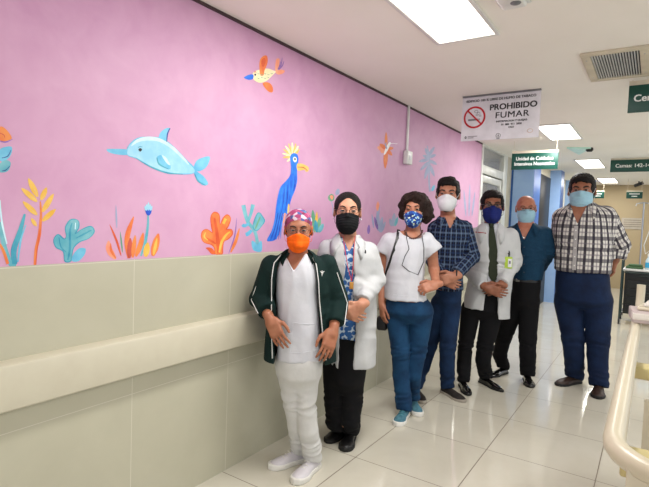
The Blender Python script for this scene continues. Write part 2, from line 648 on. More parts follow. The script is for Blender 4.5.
# handrail --------------------------------------------------------------
t = thing('handrail', 'long ivory padded bumper handrail along the tiled wall', 'handrail', (XW, 0, 0.785))
ye = 6.3
pr = [(.0, -.085), (.058, -.085), (.068, -.078), (.07, -.07), (.07, .07), (.066, .08), (.055, .085), (.0, .085)]
vs = [(x, y, z) for y in (-3.0, ye) for x, z in pr]
n = len(pr)
fs = [(k, (k + 1) % n, n + (k + 1) % n, n + k) for k in range(n)] + [tuple(range(n))[::-1], tuple(range(n, 2 * n))]
MB().add(vs, fs, None, True).build('bumper', M['rail'], t)
MB().box((0, ye, -.086), (.072, ye + .03, .086), None, .012).build('end_cap', M['cream'], t)

# cream hospital stretcher at right ------------------------------------
zr = 0.93
t = thing('stretcher', 'cream plastic rimmed hospital stretcher at the right edge of the photo', 'stretcher', (0.0, 2.2, 0))
rim = []
xo, yn, yf, rc = -.048 , 1.16 - 2.2, 3.32 - 2.2, .16
pts = [(xo, yf, zr)]
pts += [(xo, y, zr) for y in np.linspace(yf, yn + rc, 8)[1:]]
for a in np.linspace(0, math.pi / 2, 8)[1:]:
    pts.append((xo + rc - rc * math.cos(a), yn + rc - rc * math.sin(a), zr))
pts.append((xo + .62, yn, zr))
for a in np.linspace(0, math.pi / 2, 8)[1:]:
    pts.append((xo + .62 + rc * math.sin(a), yn + rc - rc * math.cos(a), zr))
pts += [(xo + .78, y, zr) for y in np.linspace(yn + rc, yf, 8)[1:]]
MB().tube(pts, .024, seg=14).build('rim', M['cream'], t)
sk = MB()
sk.box((xo + .03, yn + .03, .55), (xo + .74, yn + .05, zr), None, .004)
sk.box((xo + .09, yn + .03, .50), (xo + .70, yf, .56), None, .01)
sk.build('deck_shell', M['cream'], t)
M['yellowish'] = mat('pale_yellow_bracket', (196, 182, 128), .4)
for yy in (1.30 - 2.2, 2.2 - 2.2):
    MB().box((xo + .015, yy, zr - .075), (xo + .105, yy + .09, zr - .03), None, .006).build('bracket', M['yellowish'], t)
M['granite'] = mat('speckled_mattress_cover', (110, 96, 84), .6, col2=(190, 180, 160), nscale=90)
MB().box((xo + .085, yn + .16, .56), (xo + .68, yf - .1, .74), None, .03).build('mattress', M['granite'], t)
for (x, y) in ((.08, yn + .15), (.66, yn + .15), (.08, yf - .15), (.66, yf - .15)):
    MB().box((xo + x - .02, y - .02, .12), (xo + x + .02, y + .02, .5)).build('leg', M['cream'], t)
    MB().tube([(xo + x - .015, y, .06), (xo + x + .015, y, .06)], .06, seg=18).build('wheel', M['black'], t)
MB().tube([(xo, yf - .02, zr), (xo + .004, yf + .05, zr + .02), (xo + .006, yf + .08, zr + .12), (xo + .006, yf + .08, zr + .17)], .022, seg=12).build('push_handle', M['cream'], t)
# folded stack on the rim
M['mauve'] = mat('mauve_cardboard', (186, 172, 170), .7)
M['paper'] = mat('white_paper', (222, 216, 208), .7)
M['notice'] = mat('yellowed_paper', (186, 176, 160), .8)
t = thing('box', 'small mauve box lying on the far rim of the stretcher', 'box', (0.015, 3.02, zr + .024), rz=.12)
MB().box((-.09, -.12, 0), (.09, .12, .055), None, .006).build('carton', M['mauve'], t)
MB().box((-.092, -.122, .018), (.06, -.05, .05), None, .002).build('white_sticker', M['paper'], t)
t = thing('folded_cloth', 'cream folded cloth on top of the mauve box', 'cloth', (0.035, 3.05, zr + .079), rz=-.1)
MB().box((-.075, -.09, 0), (.09, .1, .02), None, .009).build('lower_fold', M['cream'], t)
MB().box((-.05, -.08, .019), (.09, .1, .038), None, .009).build('upper_fold', M['paper'], t)

# black trolley far right ----------------------------------------------
M['trolley'] = mat('black_trolley_enamel', (20, 24, 26), .4)
M['trolley2'] = mat('dark_green_tube', (28, 52, 48), .35)
t = thing('trolley', 'black wheeled drawer trolley behind the tall man in the plaid shirt', 'trolley', (-.05, 8.6, 0))
MB().box((-.27, .0, .16), (.3, .45, .80), None, .01).build('body', M['trolley'], t)
for k in range(5):
    d = MB().box((-.24, -.015, .19 + k * .12), (.28, 0, .30 + k * .12), None, .004).build('drawer', M['trolley'], t)
    MB().tube([(-.1, -.03, .26 + k * .12), (.14, -.03, .26 + k * .12)], .005, seg=6).build('handle', M['trolley2'], d)
for x in (-.31, .33):
    MB().tube([(x, -.02, .09), (x, -.02, .93), (x, -.01, .95), (x, .44, .95), (x, .46, .93), (x, .46, .09)], .011).build('side_frame', M['trolley2'], t)
MB().tube([(-.31, -.02, .78), (.33, -.02, .78)], .009).build('front_bar', M['trolley2'], t)
MB().tube([(-.31, -.02, .30), (-.27, -.0, .30)], .009).build('lower_bracket', M['trolley2'], t)
MB().box((-.30, .0, .80), (.32, .45, .83), None, .006).build('top', M['white'], t)
for (x, y) in ((-.31, -.02), (.33, -.02), (-.31, .46), (.33, .46)):
    MB().tube([(x - .012, y, .045), (x + .012, y, .045)], .045, seg=14).build('wheel', M['black'], t)
M['bluecap'] = mat('cyan_bottle_plastic', (70, 176, 226), .25)
M['clear'] = mat('frosted_bottle_plastic', (206, 226, 236), .25)
for i, (x, y, s, lb) in enumerate(((-.02, 8.74, 1.0, 'white spray bottle left of the pair on the black trolley'), (.062, 8.70, .85, 'cyan labelled bottle right of the pair on the black trolley'))):
    t = thing('bottle', lb, 'bottle', (x - .02, y, .83))
    MB().lathe([(.0, 0), (.036 * s, 0), (.038 * s, .01), (.038 * s, .12 * s), (.03 * s, .15 * s), (.014 * s, .18 * s), (.013 * s, .2 * s)], seg=16).build('body', M['clear'], t)
    MB().lathe([(.0388 * s, .03), (.039 * s, .032), (.039 * s, .105 * s), (.0388 * s, .107 * s)], seg=16).build('label', M['bluecap'], t)
    MB().lathe([(.016 * s, .195 * s), (.016 * s, .23 * s), (.006, .24 * s)], seg=12).build('cap', M['white'] if i == 0 else M['bluecap'], t)
t = thing('folded_gown', 'folded green surgical cloth at the left of the trolley top', 'cloth', (-.22, 8.78, .83))
M['sgreen'] = mat('surgical_green_cloth', (64, 96, 62), .9, bump=.3, bscale=20)
MB().box((-.1, -.12, 0), (.12, .14, .035), None, .016).build('lower_fold', M['sgreen'], t)
MB().box((-.07, -.1, .034), (.11, .12, .062), None, .014).build('upper_fold', M['sgreen'], t)
# IV pole
t = thing('drip_stand', 'thin chrome drip stand in front of the far beige wall', 'drip stand', (-.16, 9.6, 0))
MB().tube([(0, 0, .08), (0, 0, 1.86)], .011).build('pole', M['steel'], t)
MB().tube([(-.11, 0, 1.80), (-.10, 0, 1.84), (0, 0, 1.86), (.10, 0, 1.84), (.11, 0, 1.80)], .010).build('hook_bar', M['steel'], t)
for k in range(5):
    a = 2 * math.pi * k / 5
    MB().tube([(0, 0, .1), (.26 * math.cos(a), .26 * math.sin(a), .06)], .012).build('foot', M['steel'], t)
    MB().tube([(.26 * math.cos(a), .26 * math.sin(a) - .01, .026), (.26 * math.cos(a), .26 * math.sin(a) + .01, .026)], .026).build('caster', M['black'], t)
# monitor / pump on stand at right edge
t = thing('infusion_pump', 'pale medical pump and monitor stand at the right edge by the trolley', 'medical equipment', (.10, 10.3, 0))
MB().tube([(0, 0, .06), (0, 0, 1.5)], .016).build('pole', M['steel'], t)
MB().lathe([(.22, 0), (.22, .03), (.03, .06)], seg=18).build('base', M['alu'], t)
MB().box((-.12, -.09, 1.1), (.12, .09, 1.4), None, .02).build('monitor', M['white'], t)
MB().box((-.1, -.095, 1.2), (.1, -.089, 1.37), None, .002).build('screen', M['grey'], t)
MB().tube([(-.10, -.05, 1.1), (-.2, -.08, 1.0), (-.23, -.05, 1.15), (-.14, 0, 1.5)], .008).build('cable', M['alu'], t)
# notice on far wall
t = thing('notice', 'pale paper notice on the far beige wall right of the tall man', 'notice', (-.43, 13.595, 1.55))
MB().box((-.22, -.01, -.13), (.22, 0, .13)).build('paper', M['notice'], t)
M['beigeprint'] = mat('faded_print', (150, 140, 124), .8)
for k in range(4):
    MB().box((-.17, -.012, .07 - k * .05), (.17, -.01, .09 - k * .05)).build('printed_line', M['beigeprint'], t)
# small bracket fixture hung near far wall
t = thing('security_camera', 'small black camera under the ceiling near the far wall', 'camera', (-.33, 12.6, ZC))
MB().tube([(0, 0, 0), (0, 0, -.06)], .015).build('mount', M['black'], t)
MB().tube([(-.08, 0, -.10), (.08, -.02, -.03)], .035).build('body', M['black'], t)
# white equipment beyond the bald man
for i, (x, y, lb) in enumerate(((-1.22, 11.4, 'pale medical cabinet far behind the gap between the last two men'),)):
    t = thing('cabinet', lb, 'cabinet', (x, y, 0))
    MB().box((-.22, -.2, .05), (.22, .2, 1.5), None, .01).build('body', M['alu'], t)
    for s in (-1, 1):
        d = MB().box((s * .108 - .1, -.212, .1), (s * .108 + .1, -.2, 1.45), None, .004).build('door', M['white'], t)
        MB().tube([(s * .02, -.225, .8), (s * .02, -.225, .95)], .006, seg=6).build('handle', M['steel'], d)
    MB().box((-.21, -.19, 0), (.21, .19, .05)).build('plinth', M['grey'], t)

# ================================================================= IMPLICIT-SURFACE MODELLER (bodies and clothes)
F32 = np.float32


def A(*p):
    return np.array(p[0] if len(p) == 1 else p, F32)


def nrm(v):
    v = np.array(v, float)
    return v / np.linalg.norm(v)


def smin(a, b, k):
    h = np.clip(0.5 + 0.5 * (b - a) / k, 0, 1)
    return b + (a - b) * h - k * h * (1 - h)


def smax(a, b, k):
    return -smin(-a, -b, k)


def cap(a, b, r1, r2=None):
    a, b = A(a), A(b)
    r2 = r1 if r2 is None else r2
    ba = b - a
    L = max(float(ba @ ba), 1e-9)

    def f(P):
        pa = P - a
        t = np.clip(pa @ ba / L, 0, 1)
        return np.sqrt(((pa - t[:, None] * ba) ** 2).sum(1)) - (r1 + (r2 - r1) * t)
    return f


def ell(c, r, R=None):
    c, r = A(c), A(r)

    def f(P):
        q = P - c
        if R is not None:
            q = q @ R
        k0 = np.sqrt(((q / r) ** 2).sum(1))
        k1 = np.sqrt(((q / (r * r)) ** 2).sum(1)) + 1e-6
        return k0 * (k0 - 1) / k1
    return f


def rbox(c, h, R=None, rad=0.005):
    c, h = A(c), A(h) - rad

    def f(P):
        q = P - c
        if R is not None:
            q = q @ R
        q = np.abs(q) - h
        return np.sqrt((np.maximum(q, 0) ** 2).sum(1)) + np.minimum(q.max(1), 0) - rad
    return f


def loft(secs, off=0.0, n=2.3, capr=0.02, ztop=None, zbot=None):
    """secs: rows (z, cx, cy, rx, ry) -> soft superelliptic column"""
    s = np.array(sorted(secs), float)
    zz = np.linspace(s[0, 0], s[-1, 0], 64)
    cols = []
    for k in range(1, 5):
        v = np.interp(zz, s[:, 0], s[:, k])
        vp = np.pad(v, 3, mode='edge')
        v = np.convolve(vp, np.ones(7) / 7, 'valid')
        cols.append(v)
    zt = s[-1, 0] if ztop is None else ztop
    zb = s[0, 0] if zbot is None else zbot

    def f(P):
        z = P[:, 2]
        cx, cy, rx, ry = [np.interp(z, zz, c).astype(F32) for c in cols]
        rx = rx + off
        ry = ry + off
        x = np.abs(P[:, 0] - cx)
        y = np.abs(P[:, 1] - cy)
        k = ((x / rx) ** n + (y / ry) ** n) ** (1 / n) + 1e-6
        k1 = np.sqrt((x / rx ** 2) ** 2 + (y / ry ** 2) ** 2) + 1e-4
        ke = np.sqrt((x / rx) ** 2 + (y / ry) ** 2) + 1e-6
        d = ke * (k - 1) / k1
        d = np.maximum(d, -np.minimum(rx, ry))
        return smax(smax(d, z - zt, capr), zb - z, 0.006)
    return f


def U(fs, k=0.0):
    fs = list(fs)

    def f(P):
        d = fs[0](P)
        for g in fs[1:]:
            e = g(P)
            d = smin(d, e, k) if k else np.minimum(d, e)
        return d
    return f


def chain(pts, rs):
    return [cap(pts[i], pts[i + 1], rs[i], rs[i + 1]) for i in range(len(pts) - 1)]


def waves(seed, freq, n=6, aniso=(1, 1, 1)):
    rng = np.random.RandomState(seed)
    ks = rng.normal(size=(n, 3))
    ks = ks / np.linalg.norm(ks, axis=1)[:, None] * freq * rng.uniform(.6, 1.6, (n, 1)) * np.array(aniso)
    ph = rng.uniform(0, 6.28, n)
    ks, ph = ks.astype(F32), ph.astype(F32)

    def f(P):
        w0 = np.sin(P @ ks[0] * .5 + ph[0])
        s = 0
        for i in range(n):
            s = s + np.sin(P @ ks[i] + ph[i] + 1.3 * w0)
        return s / n
    return f


def drape(seed, freq, n=6, aniso=(1, 1, .5)):
    """hanging-cloth relief: broad undulation plus sharper slanted creases"""
    a = waves(seed, freq, n, aniso)
    b = waves(seed + 50, freq * 1.9, 4, (1.3, 1.0, .55))
    c = waves(seed + 90, freq * 1.4, 4, (.6, .6, 1.5))

    def f(P):
        return .6 * a(P) + .75 * (np.abs(b(P)) * 2 - .55) + .45 * (np.abs(c(P)) * 2 - .55)
    return f


CORN = np.array([(i, j, k) for i in (0, 1) for j in (0, 1) for k in (0, 1)])


def surface(f, lo, hi, h):
    """sparse surface nets -> verts, quads"""
    lo, hi = np.array(lo, float), np.array(hi, float)
    B = 4
    nb = np.maximum(1, np.ceil((hi - lo) / (B * h)).astype(int)) + 1
    idx = np.stack(np.meshgrid(*[np.arange(n) for n in nb], indexing='ij'), -1).reshape(-1, 3)
    cen = (lo + (idx + .5) * B * h).astype(F32)
    dc = f(cen).reshape(nb)
    act = np.abs(dc) < B * h * 1.25 + 0.004
    a2 = act.copy()
    for ax in range(3):
        s = [slice(None)] * 3
        t = [slice(None)] * 3
        s[ax] = slice(1, None)
        t[ax] = slice(0, -1)
        n_ = a2.copy()
        n_[tuple(s)] |= a2[tuple(t)]
        a2 = n_
    V = np.repeat(np.repeat(np.repeat(dc, B, 0), B, 1), B, 2).astype(F32)
    V = np.where(V < 0, -1.0, 1.0).astype(F32)
    bi = np.argwhere(a2)
    off = np.stack(np.meshgrid(*[np.arange(B)] * 3, indexing='ij'), -1).reshape(-1, 3)
    for c0 in range(0, len(bi), 4000):
        nodes = (bi[c0:c0 + 4000, None, :] * B + off[None]).reshape(-1, 3)
        P = (lo + nodes * h).astype(F32)
        V[nodes[:, 0], nodes[:, 1], nodes[:, 2]] = f(P)
    N = V < 0
    cs = [N[i:N.shape[0] - 1 + i, j:N.shape[1] - 1 + j, k:N.shape[2] - 1 + k] for i, j, k in CORN]
    cnt = sum(c.astype(np.int8) for c in cs)
    # only near evaluated nodes
    cells = np.argwhere((cnt > 0) & (cnt < 8))
    vals = np.stack([V[cells[:, 0] + i, cells[:, 1] + j, cells[:, 2] + k] for i, j, k in CORN], 1)
    acc = np.zeros((len(cells), 3))
    n = np.zeros(len(cells))
    for a in range(8):
        for b in range(a + 1, 8):
            if np.abs(CORN[a] - CORN[b]).sum() != 1:
                continue
            va, vb = vals[:, a], vals[:, b]
            m = (va < 0) != (vb < 0)
            t = np.where(m, va / np.where(m, va - vb, 1), 0)
            p = CORN[a] + t[:, None] * (CORN[b] - CORN[a])
            acc[m] += p[m]
            n[m] += 1
    vert = lo + (cells + acc / n[:, None]) * h
    ID = -np.ones(np.array(V.shape) - 1, np.int32)
    ID[cells[:, 0], cells[:, 1], cells[:, 2]] = np.arange(len(cells))
    quads = []
    for ax in range(3):
        u, w_ = (ax + 1) % 3, (ax + 2) % 3
        sl0 = [slice(1, -1)] * 3
        sl1 = [slice(1, -1)] * 3
        sl0[ax] = slice(0, -1)
        sl1[ax] = slice(1, None)
        a_, b_ = N[tuple(sl0)], N[tuple(sl1)]
        e = np.argwhere(a_ != b_)
        st = np.array([1, 1, 1])
        st[ax] = 0
        e = e + st
        fl = N[e[:, 0], e[:, 1], e[:, 2]]
        du = np.zeros(3, int)
        du[u] = 1
        dw = np.zeros(3, int)
        dw[w_] = 1

        def g(o):
            q = e - o
            return ID[q[:, 0], q[:, 1], q[:, 2]]
        q = np.stack([g(du + dw), g(dw), g(0 * du), g(du)], 1)
        q[~fl] = q[~fl][:, ::-1]
        quads.append(q)
    quads = np.concatenate(quads)
    quads = quads[(quads >= 0).all(1)]
    return vert.astype(F32), quads


def smooth_mesh(v, q, it=2, lam=.5):
    e = np.concatenate([q[:, [0, 1]], q[:, [1, 2]], q[:, [2, 3]], q[:, [3, 0]]])
    for _ in range(it):
        s = np.zeros_like(v, dtype=float)
        c = np.zeros(len(v))
        for k in range(3):
            s[:, k] = np.bincount(e[:, 0], v[e[:, 1], k], len(v)) + np.bincount(e[:, 1], v[e[:, 0], k], len(v))
        c = np.bincount(e[:, 0], minlength=len(v)) + np.bincount(e[:, 1], minlength=len(v))
        v = v + lam * (s / np.maximum(c, 1)[:, None] - v)
    return v


def sdf_part(name, f, lo, hi, h, m, parent, uvb=None, smooth=1, mats=None, matfn=None):
    v, q = surface(f, lo, hi, h)
    if smooth:
        v = smooth_mesh(v, q, smooth, .45)
    me = bpy.data.meshes.new(name)
    me.vertices.add(len(v))
    me.vertices.foreach_set('co', v.astype(F32).ravel())
    me.loops.add(len(q) * 4)
    me.loops.foreach_set('vertex_index', q.ravel().astype(np.int32))
    me.polygons.add(len(q))
    me.polygons.foreach_set('loop_start', (np.arange(len(q)) * 4).astype(np.int32))
    me.polygons.foreach_set('use_smooth', np.ones(len(q), bool))
    if mats:
        for k in mats:
            me.materials.append(k)
        cen = v[q].mean(1)
        me.polygons.foreach_set('material_index', matfn(cen).astype(np.int32))
    else:
        me.materials.append(m)
    me.update(calc_edges=True)
    if uvb:
        cen = v[q].mean(1)
        best = np.full(len(q), 1e9)
        which = np.zeros(len(q), int)
        for i, (a, b, r) in enumerate(uvb):
            d = cap(a, b, r)(cen.astype(F32))
            m_ = d < best
            best[m_] = d[m_]
            which[m_] = i
        P = v[q].reshape(-1, 3)
        wl_ = np.repeat(which, 4)
        uv = np.zeros((len(P), 2))
        for i, (a, b, r) in enumerate(uvb):
            a, b = np.array(a, float), np.array(b, float)
            ax = nrm(b - a)
            yv = np.array([0, 1, 0]) - ax * ax[1]
            yv = nrm(yv)
            xv = np.cross(yv, ax)
            k = wl_ == i
            rel = P[k] - a
            ang = np.arctan2(rel @ xv, -(rel @ yv))
            L = rel @ ax
            if i == 0:
                # torso: horizontal arc length and height
                uv[k] = np.stack([ang * r * 1.25, L], 1)
            else:
                uv[k] = np.stack([ang * r * 1.35, L], 1)
            # unwrap seam at the back inside one face
        uu = uv[:, 0].reshape(-1, 4)
        wide = (uu.max(1) - uu.min(1)) > 0.2
        uu[wide] = uu[wide].max(1)[:, None]
        uv[:, 0] = uu.ravel()
        ul = me.uv_layers.new(name='weave')
        ul.data.foreach_set('uv', uv.astype(F32).ravel())
    return link(name, me, parent)


# ---------------------------------------------------------------- fabric and skin materials
def plaid(name, base, bands, rough=0.85):
    m = bpy.data.materials.new(name)
    m.use_nodes = True
    t = NT(m)
    uv = t.n('ShaderNodeUVMap', uv_map='weave').outputs[0]
    sep = t.n('ShaderNodeSeparateXYZ')
    t.l(uv, sep.inputs[0])
    cur = None
    nz = t.ramp(t.noise(160, 2), .3, .7)
    cur = t.mix(nz, base, tuple(c * .93 for c in base))
    for ax, size, ph, half, col, st in bands:
        v = t.math('DIVIDE', t.math('SUBTRACT', sep.outputs[ax], ph), size)
        v = t.math('SUBTRACT', t.math('FRACT', t.math('ADD', v, 20.5)), .5)
        v = t.math('ABSOLUTE', v)
        k = t.n('ShaderNodeMapRange')
        k.inputs['From Min'].default_value = (half + .003) / size
        k.inputs['From Max'].default_value = (half - .001) / size
        t.l(v, k.inputs['Value'])
        fac = t.math('MULTIPLY', k.outputs[0], st)
        mx = t.n('ShaderNodeMix', data_type='RGBA')
        t.l(fac, mx.inputs[0])
        t.l(cur, mx.inputs[6])
        mx.inputs[7].default_value = (*lin(col), 1)
        cur = mx.outputs[2]
    t.l(cur, t.b.inputs['Base Color'])
    t.b.inputs['Roughness'].default_value = rough
    t.b.inputs['Specular IOR Level'].default_value = .25
    t.bump(t.noise(22, 3), .35, .006)
    return m


def skin(name, col):
    return mat(name, col, .5, col2=tuple(c * b for c, b in zip(col, (.93, .88, .86))), nscale=26, bump=.12, bscale=160, bdist=.001, sss=.06, spec=.4)


def cloth(name, col, rough=.85, col2=None, ns=30, b=.35, bs=22):
    return mat(name, col, rough, col2=col2, nscale=ns, bump=b, bscale=bs, bdist=.006, spec=.25, sheen=.0)


def hairmat(name, col):
    m = bpy.data.materials.new(name)
    m.use_nodes = True
    t = NT(m)
    mp = t.n('ShaderNodeMapping')
    mp.inputs['Scale'].default_value = (1, 1, .18)
    t.l(t.coord(), mp.inputs[0])
    nz = t.noise(150, 3, mp.outputs[0], .6, 1.5)
    t.l(t.mix(t.ramp(nz, .4, .65), col, tuple(c * 1.3 + 4 for c in col)), t.b.inputs['Base Color'])
    t.b.inputs['Roughness'].default_value = .6
    t.b.inputs['Specular IOR Level'].default_value = .2
    t.bump(nz, .9, .009)
    return m


M['eyewhite'] = mat('eye_white', (170, 158, 150), .25)
M['iris'] = mat('dark_brown_iris', (44, 26, 18), .2)
M['brow'] = mat('dark_brow_hair', (30, 22, 20), .8)
M['maskloop'] = mat('white_elastic', (225, 225, 225), .7)
M['blackmetal'] = mat('black_frame', (20, 18, 18), .3)
M['thinmetal'] = mat('thin_bronze_frame', (90, 66, 50), .35, metal=.6)
M['lens'] = bpy.data.materials.new('clear_lens')
M['lens'].use_nodes = True
M['lens'].node_tree.nodes['Principled BSDF'].inputs['Alpha'].default_value = .03
M['lens'].node_tree.nodes['Principled BSDF'].inputs['Roughness'].default_value = .05


def rotm(yaw=0, pitch=0, roll=0):
    """head axes as columns; yaw>0 looks to photo right, pitch>0 looks down, roll>0 leans to photo right"""
    return np.array((Matrix.Rotation(math.radians(yaw), 3, 'Z') @ Matrix.Rotation(math.radians(pitch), 3, 'X') @
                     Matrix.Rotation(math.radians(roll), 3, 'Y')))


class Person:
    def __init__(self, base, label, dy=0.0):
        b = on_z(*base)
        self.D = math.hypot(b.x, b.y)
        fx, fy = b.x / self.D, b.y / self.D
        self.xh, self.yh = Vector((fy, -fx, 0)), Vector((fx, fy, 0))
        self.base = b
        self.root = thing('person', label, 'person', (b.x, b.y, 0), math.atan2(-fx, fy), group=None)
        self.s = (self.J(base[0] + 5, base[1] - 120) - self.J(base[0] - 5, base[1] - 120))[0] / 10
        self.body = []
        self.lo, self.hi = A(-.55, -.5, 0), A(.55, .45, 2.0)

    def J(self, px, py, dd=0.0):
        d = ray(px, py)
        t = (self.D + dd) / (d.x * self.yh.x + d.y * self.yh.y)
        p = d * t
        p.z += EYE
        r = Vector((p.x - self.base.x, p.y - self.base.y, 0))
        return np.array((r.dot(self.xh), dd, p.z))

    def Fl(self, px, py, z=0.0):
        p = on_z(px, py, z)
        r = Vector((p.x - self.base.x, p.y - self.base.y, 0))
        return np.array((r.dot(self.xh), r.dot(self.yh), z))

    def sec(self, py, l, r, ry, dd=0.0, e=0.0):
        """torso cross-section from the photo's left and right outline on one row"""
        a, b = self.J(l, py, dd), self.J(r, py, dd)
        return ((a[2] + b[2]) / 2, (a[0] + b[0]) / 2, dd, (b[0] - a[0]) / 2 + e, ry)

    def bounds(self, pts, pad):
        pts = np.array(pts, float)
        return pts.min(0) - pad, pts.max(0) + pad

    # ---- head -------------------------------------------------------
    def head(self, top, chin, cx, dd=0.0, yaw=0, pitch=0, roll=0, skinm=None, w=1.0, ears=True):
        zt, zb = self.J(cx, top, dd)[2], self.J(cx, chin, dd)[2]
        self.hs = hs = (zt - zb) / .243
        self.hc = self.J(cx, (top + chin) / 2, dd)
        self.hc[2] -= .003
        self.Rh = rotm(yaw, pitch, roll)
        self.hw = w
        H = self.H
        fs = [ell((0, .016, .034), (.073 * w, .092, .084)),
              ell((0, -.020, -.038), (.060 * w, .068, .074)),
              ell((0.034 * w, -.052, -.022), (.026, .026, .03)), ell((-0.034 * w, -.052, -.022), (.026, .026, .03)),
              ell((0, -.060, -.098), (.024 * w, .022, .018)),
              cap((-.034 * w, -.072, .031), (.034 * w, -.072, .031), .014)]
        core = U(fs, .022)
        nose = U([cap((0, -.084, .016), (0, -.103, -.020), .008, .0125), cap((.011, -.093, -.024), (-.011, -.093, -.024), .008)], .01)
        lips = U([cap((-.018, -.084, -.052), (.018, -.084, -.052), .006), cap((-.014, -.083, -.061), (.014, -.083, -.061), .0065)], .004)
        earf = []
        for s in (-1, 1):
            Re = rotm(s * 20, 0, 0)
            earf.append(ell((s * .076 * w, .012, .002), (.010, .019, .032), Re))
        socks = [ell((s * .031, -.100, .012), (.019, .018, .013)) for s in (-1, 1)]
        earcut = [ell((s * .088 * w, .006, .006), (.010, .010, .018)) for s in (-1, 1)]

        def hd(q):
            d = smin(core(q), nose(q), .012)
            d = smin(d, lips(q), .006)
            for s in socks:
                d = smax(d, -s(q), .010)
            if ears:
                for s, c in zip(earf, earcut):
                    e = smax(s(q), -c(q), .005)
                    d = smin(d, e, .006)
            return d
        self.hd = hd
        self.body.append(H(hd))
        self.skinm = skinm
        return self

    def H(self, g):
        hc, Rh, hs = A(self.hc), self.Rh.astype(F32), F32(self.hs)
        return lambda P: g((P - hc) @ Rh / hs) * hs

    def HP(self, q):
        return self.Rh @ (np.array(q, float) * self.hs) + self.hc

    def snap(self, x, z, f=None, off=0.0, y0=-.2):
        """front surface of the face (head frame) at x, z"""
        f = f or self.hd
        ys = np.linspace(y0, .08, 180)
        P = np.stack([np.full(180, x), ys, np.full(180, z)], 1).astype(F32)
        d = f(P)
        k = np.argmax(d < 0) if (d < 0).any() else 179
        return (x, ys[k] - off, z)

    def face(self, brow=.0036, browm=None, look=0.0, browz=.034, lid=.34):
        for s in (-1, 1):
            c = self.HP((s * .031, -.0745, .011))
            r = .0128 * self.hs
            bm = bmesh.new()
            bmesh.ops.create_uvsphere(bm, u_segments=20, v_segments=14, radius=r)
            me = bpy.data.meshes.new('eye')
            g = Vector(self.Rh @ nrm((look, -1, -.02)))
            for f in bm.faces:
                f.smooth = True
                f.material_index = 1 if f.calc_center_median().normalized().dot(g) > .70 else 0
            bm.to_mesh(me)
            bm.free()
            me.materials.append(M['eyewhite'])
            me.materials.append(M['iris'])
            link('eye', me, self.root, c)
            # lids: skin shell above and below the opening
            ev, ef = [], []
            nu, nv = 14, 6
            lids = MB()
            for (z0, z1) in ((lid, 1.0), (-.9, -.42)):
                vs, fs = [], []
                for j in range(nv + 1):
                    zz = z0 + (z1 - z0) * j / nv
                    rr = math.sqrt(max(0, 1 - zz * zz))
                    for i in range(nu + 1):
                        a = math.pi * (-.08 + 1.16 * i / nu)
                        zc_ = zz * (1 - .35 * abs(math.cos(a)) * (1 if z0 > 0 else .6))
                        p = np.array((rr * math.cos(a), -rr * math.sin(a), zc_)) * .0142
                        vs.append(self.HP((s * .031 + p[0], -.0745 + p[1], .011 + p[2])))
                for j in range(nv):
                    for i in range(nu):
                        k = j * (nu + 1) + i
                        fs.append((k, k + 1, k + nu + 2, k + nu + 1))
                lids.add(vs, fs, None, True)
            lids.build('eyelid', self.skinm, self.root)
            if brow:
                pts = [self.HP(self.snap(s * x, z, off=.0005)) for x, z in
                       ((.013, browz - .006), (.022, browz - .001), (.033, browz + .002), (.043, browz), (.050, browz - .005))]
                k = brow * self.hs
                MB().tube(pts, [k * .8, k * 1.15, k * 1.1, k * .85, k * .35], seg=6).build('eyebrow', browm or M['brow'], self.root)

    def mask(self, m, kind='surgical', loopm=None, top=.0, bulge=1.0, bot=-.128, mats=None, matfn=None, uvb=None):
        base = self.hd
        w = self.hw
        bl = {'surgical': ell((0, -.046, -.058), (.067 * w, .064 * bulge, .072)),
              'cup': ell((0, -.058, -.058), (.058 * w, .062 * bulge, .064)),
              'boat': U([ell((0, -.050, -.060), (.062 * w, .058 * bulge, .066)), cap((0, -.095, -.01), (0, -.112, -.075), .012, .018)], .03)}[kind]
        wv = waves(3, 60, 4)

        def g(q):
            d = smin(base(q) - .0045, bl(q), .012)
            z, x, y = q[:, 2], np.abs(q[:, 0]), q[:, 1]
            if kind == 'surgical':
                d = d + .0014 * np.sin((z + .35 * y) * 420) * (z < -.012) * (x < .055)
            elif kind == 'boat':
                d = d + .002 * np.exp(-((z + .05) / .004) ** 2) - .001 * wv(q)
            else:
                d = d + .0008 * wv(q)
            up = z - (top - (.9 if kind == 'surgical' else 1.6) * np.maximum(x - .008, 0) ** 1.4)
            lo = (bot + .0 * x) - z
            side = x - .069 * w - 0 * z
            back = y + .012 + .25 * z
            d = smax(d, up, .004)
            d = smax(d, lo, .004)
            d = smax(d, side, .006)
            d = smax(d, back, .006)
            return d
        self.maskg = g
        lo, hi = self.bounds([self.HP((x, y, z)) for x in (-.09, .09) for y in (-.14, .02) for z in (-.14, .03)], .01)
        mo = sdf_part('face_mask', self.H(g), lo, hi, .0035, m, self.root, smooth=2, mats=mats,
                      matfn=(lambda c: matfn((c - self.hc) @ self.Rh / self.hs)) if matfn else None)
        for s in (-1, 1):
            for za, zb, xa in ((-.018, .024, .060), (-.078, -.022, .060 if kind == 'surgical' else .052)):
                pts = [self.HP((s * xa * w, self.snap(s * xa * w, za)[1] - .003, za)),
                       self.HP((s * .072 * w, -.03, (za * .6 + zb * .4))), self.HP((s * .0775 * w, -.008, zb)),
                       self.HP((s * .080 * w, .012, zb * .7))]
                MB().tube(pts, .0013 * self.hs, seg=5).build('ear_loop', loopm or M['maskloop'], mo)
        if kind == 'surgical':
            MB().tube([self.HP(self.snap(x, top - .008 - .9 * max(abs(x) - .008, 0) ** 1.4, g, .0005)) for x in np.linspace(-.03, .03, 7)],
                      .0016, seg=5).build('nose_wire', m, mo)
        return mo

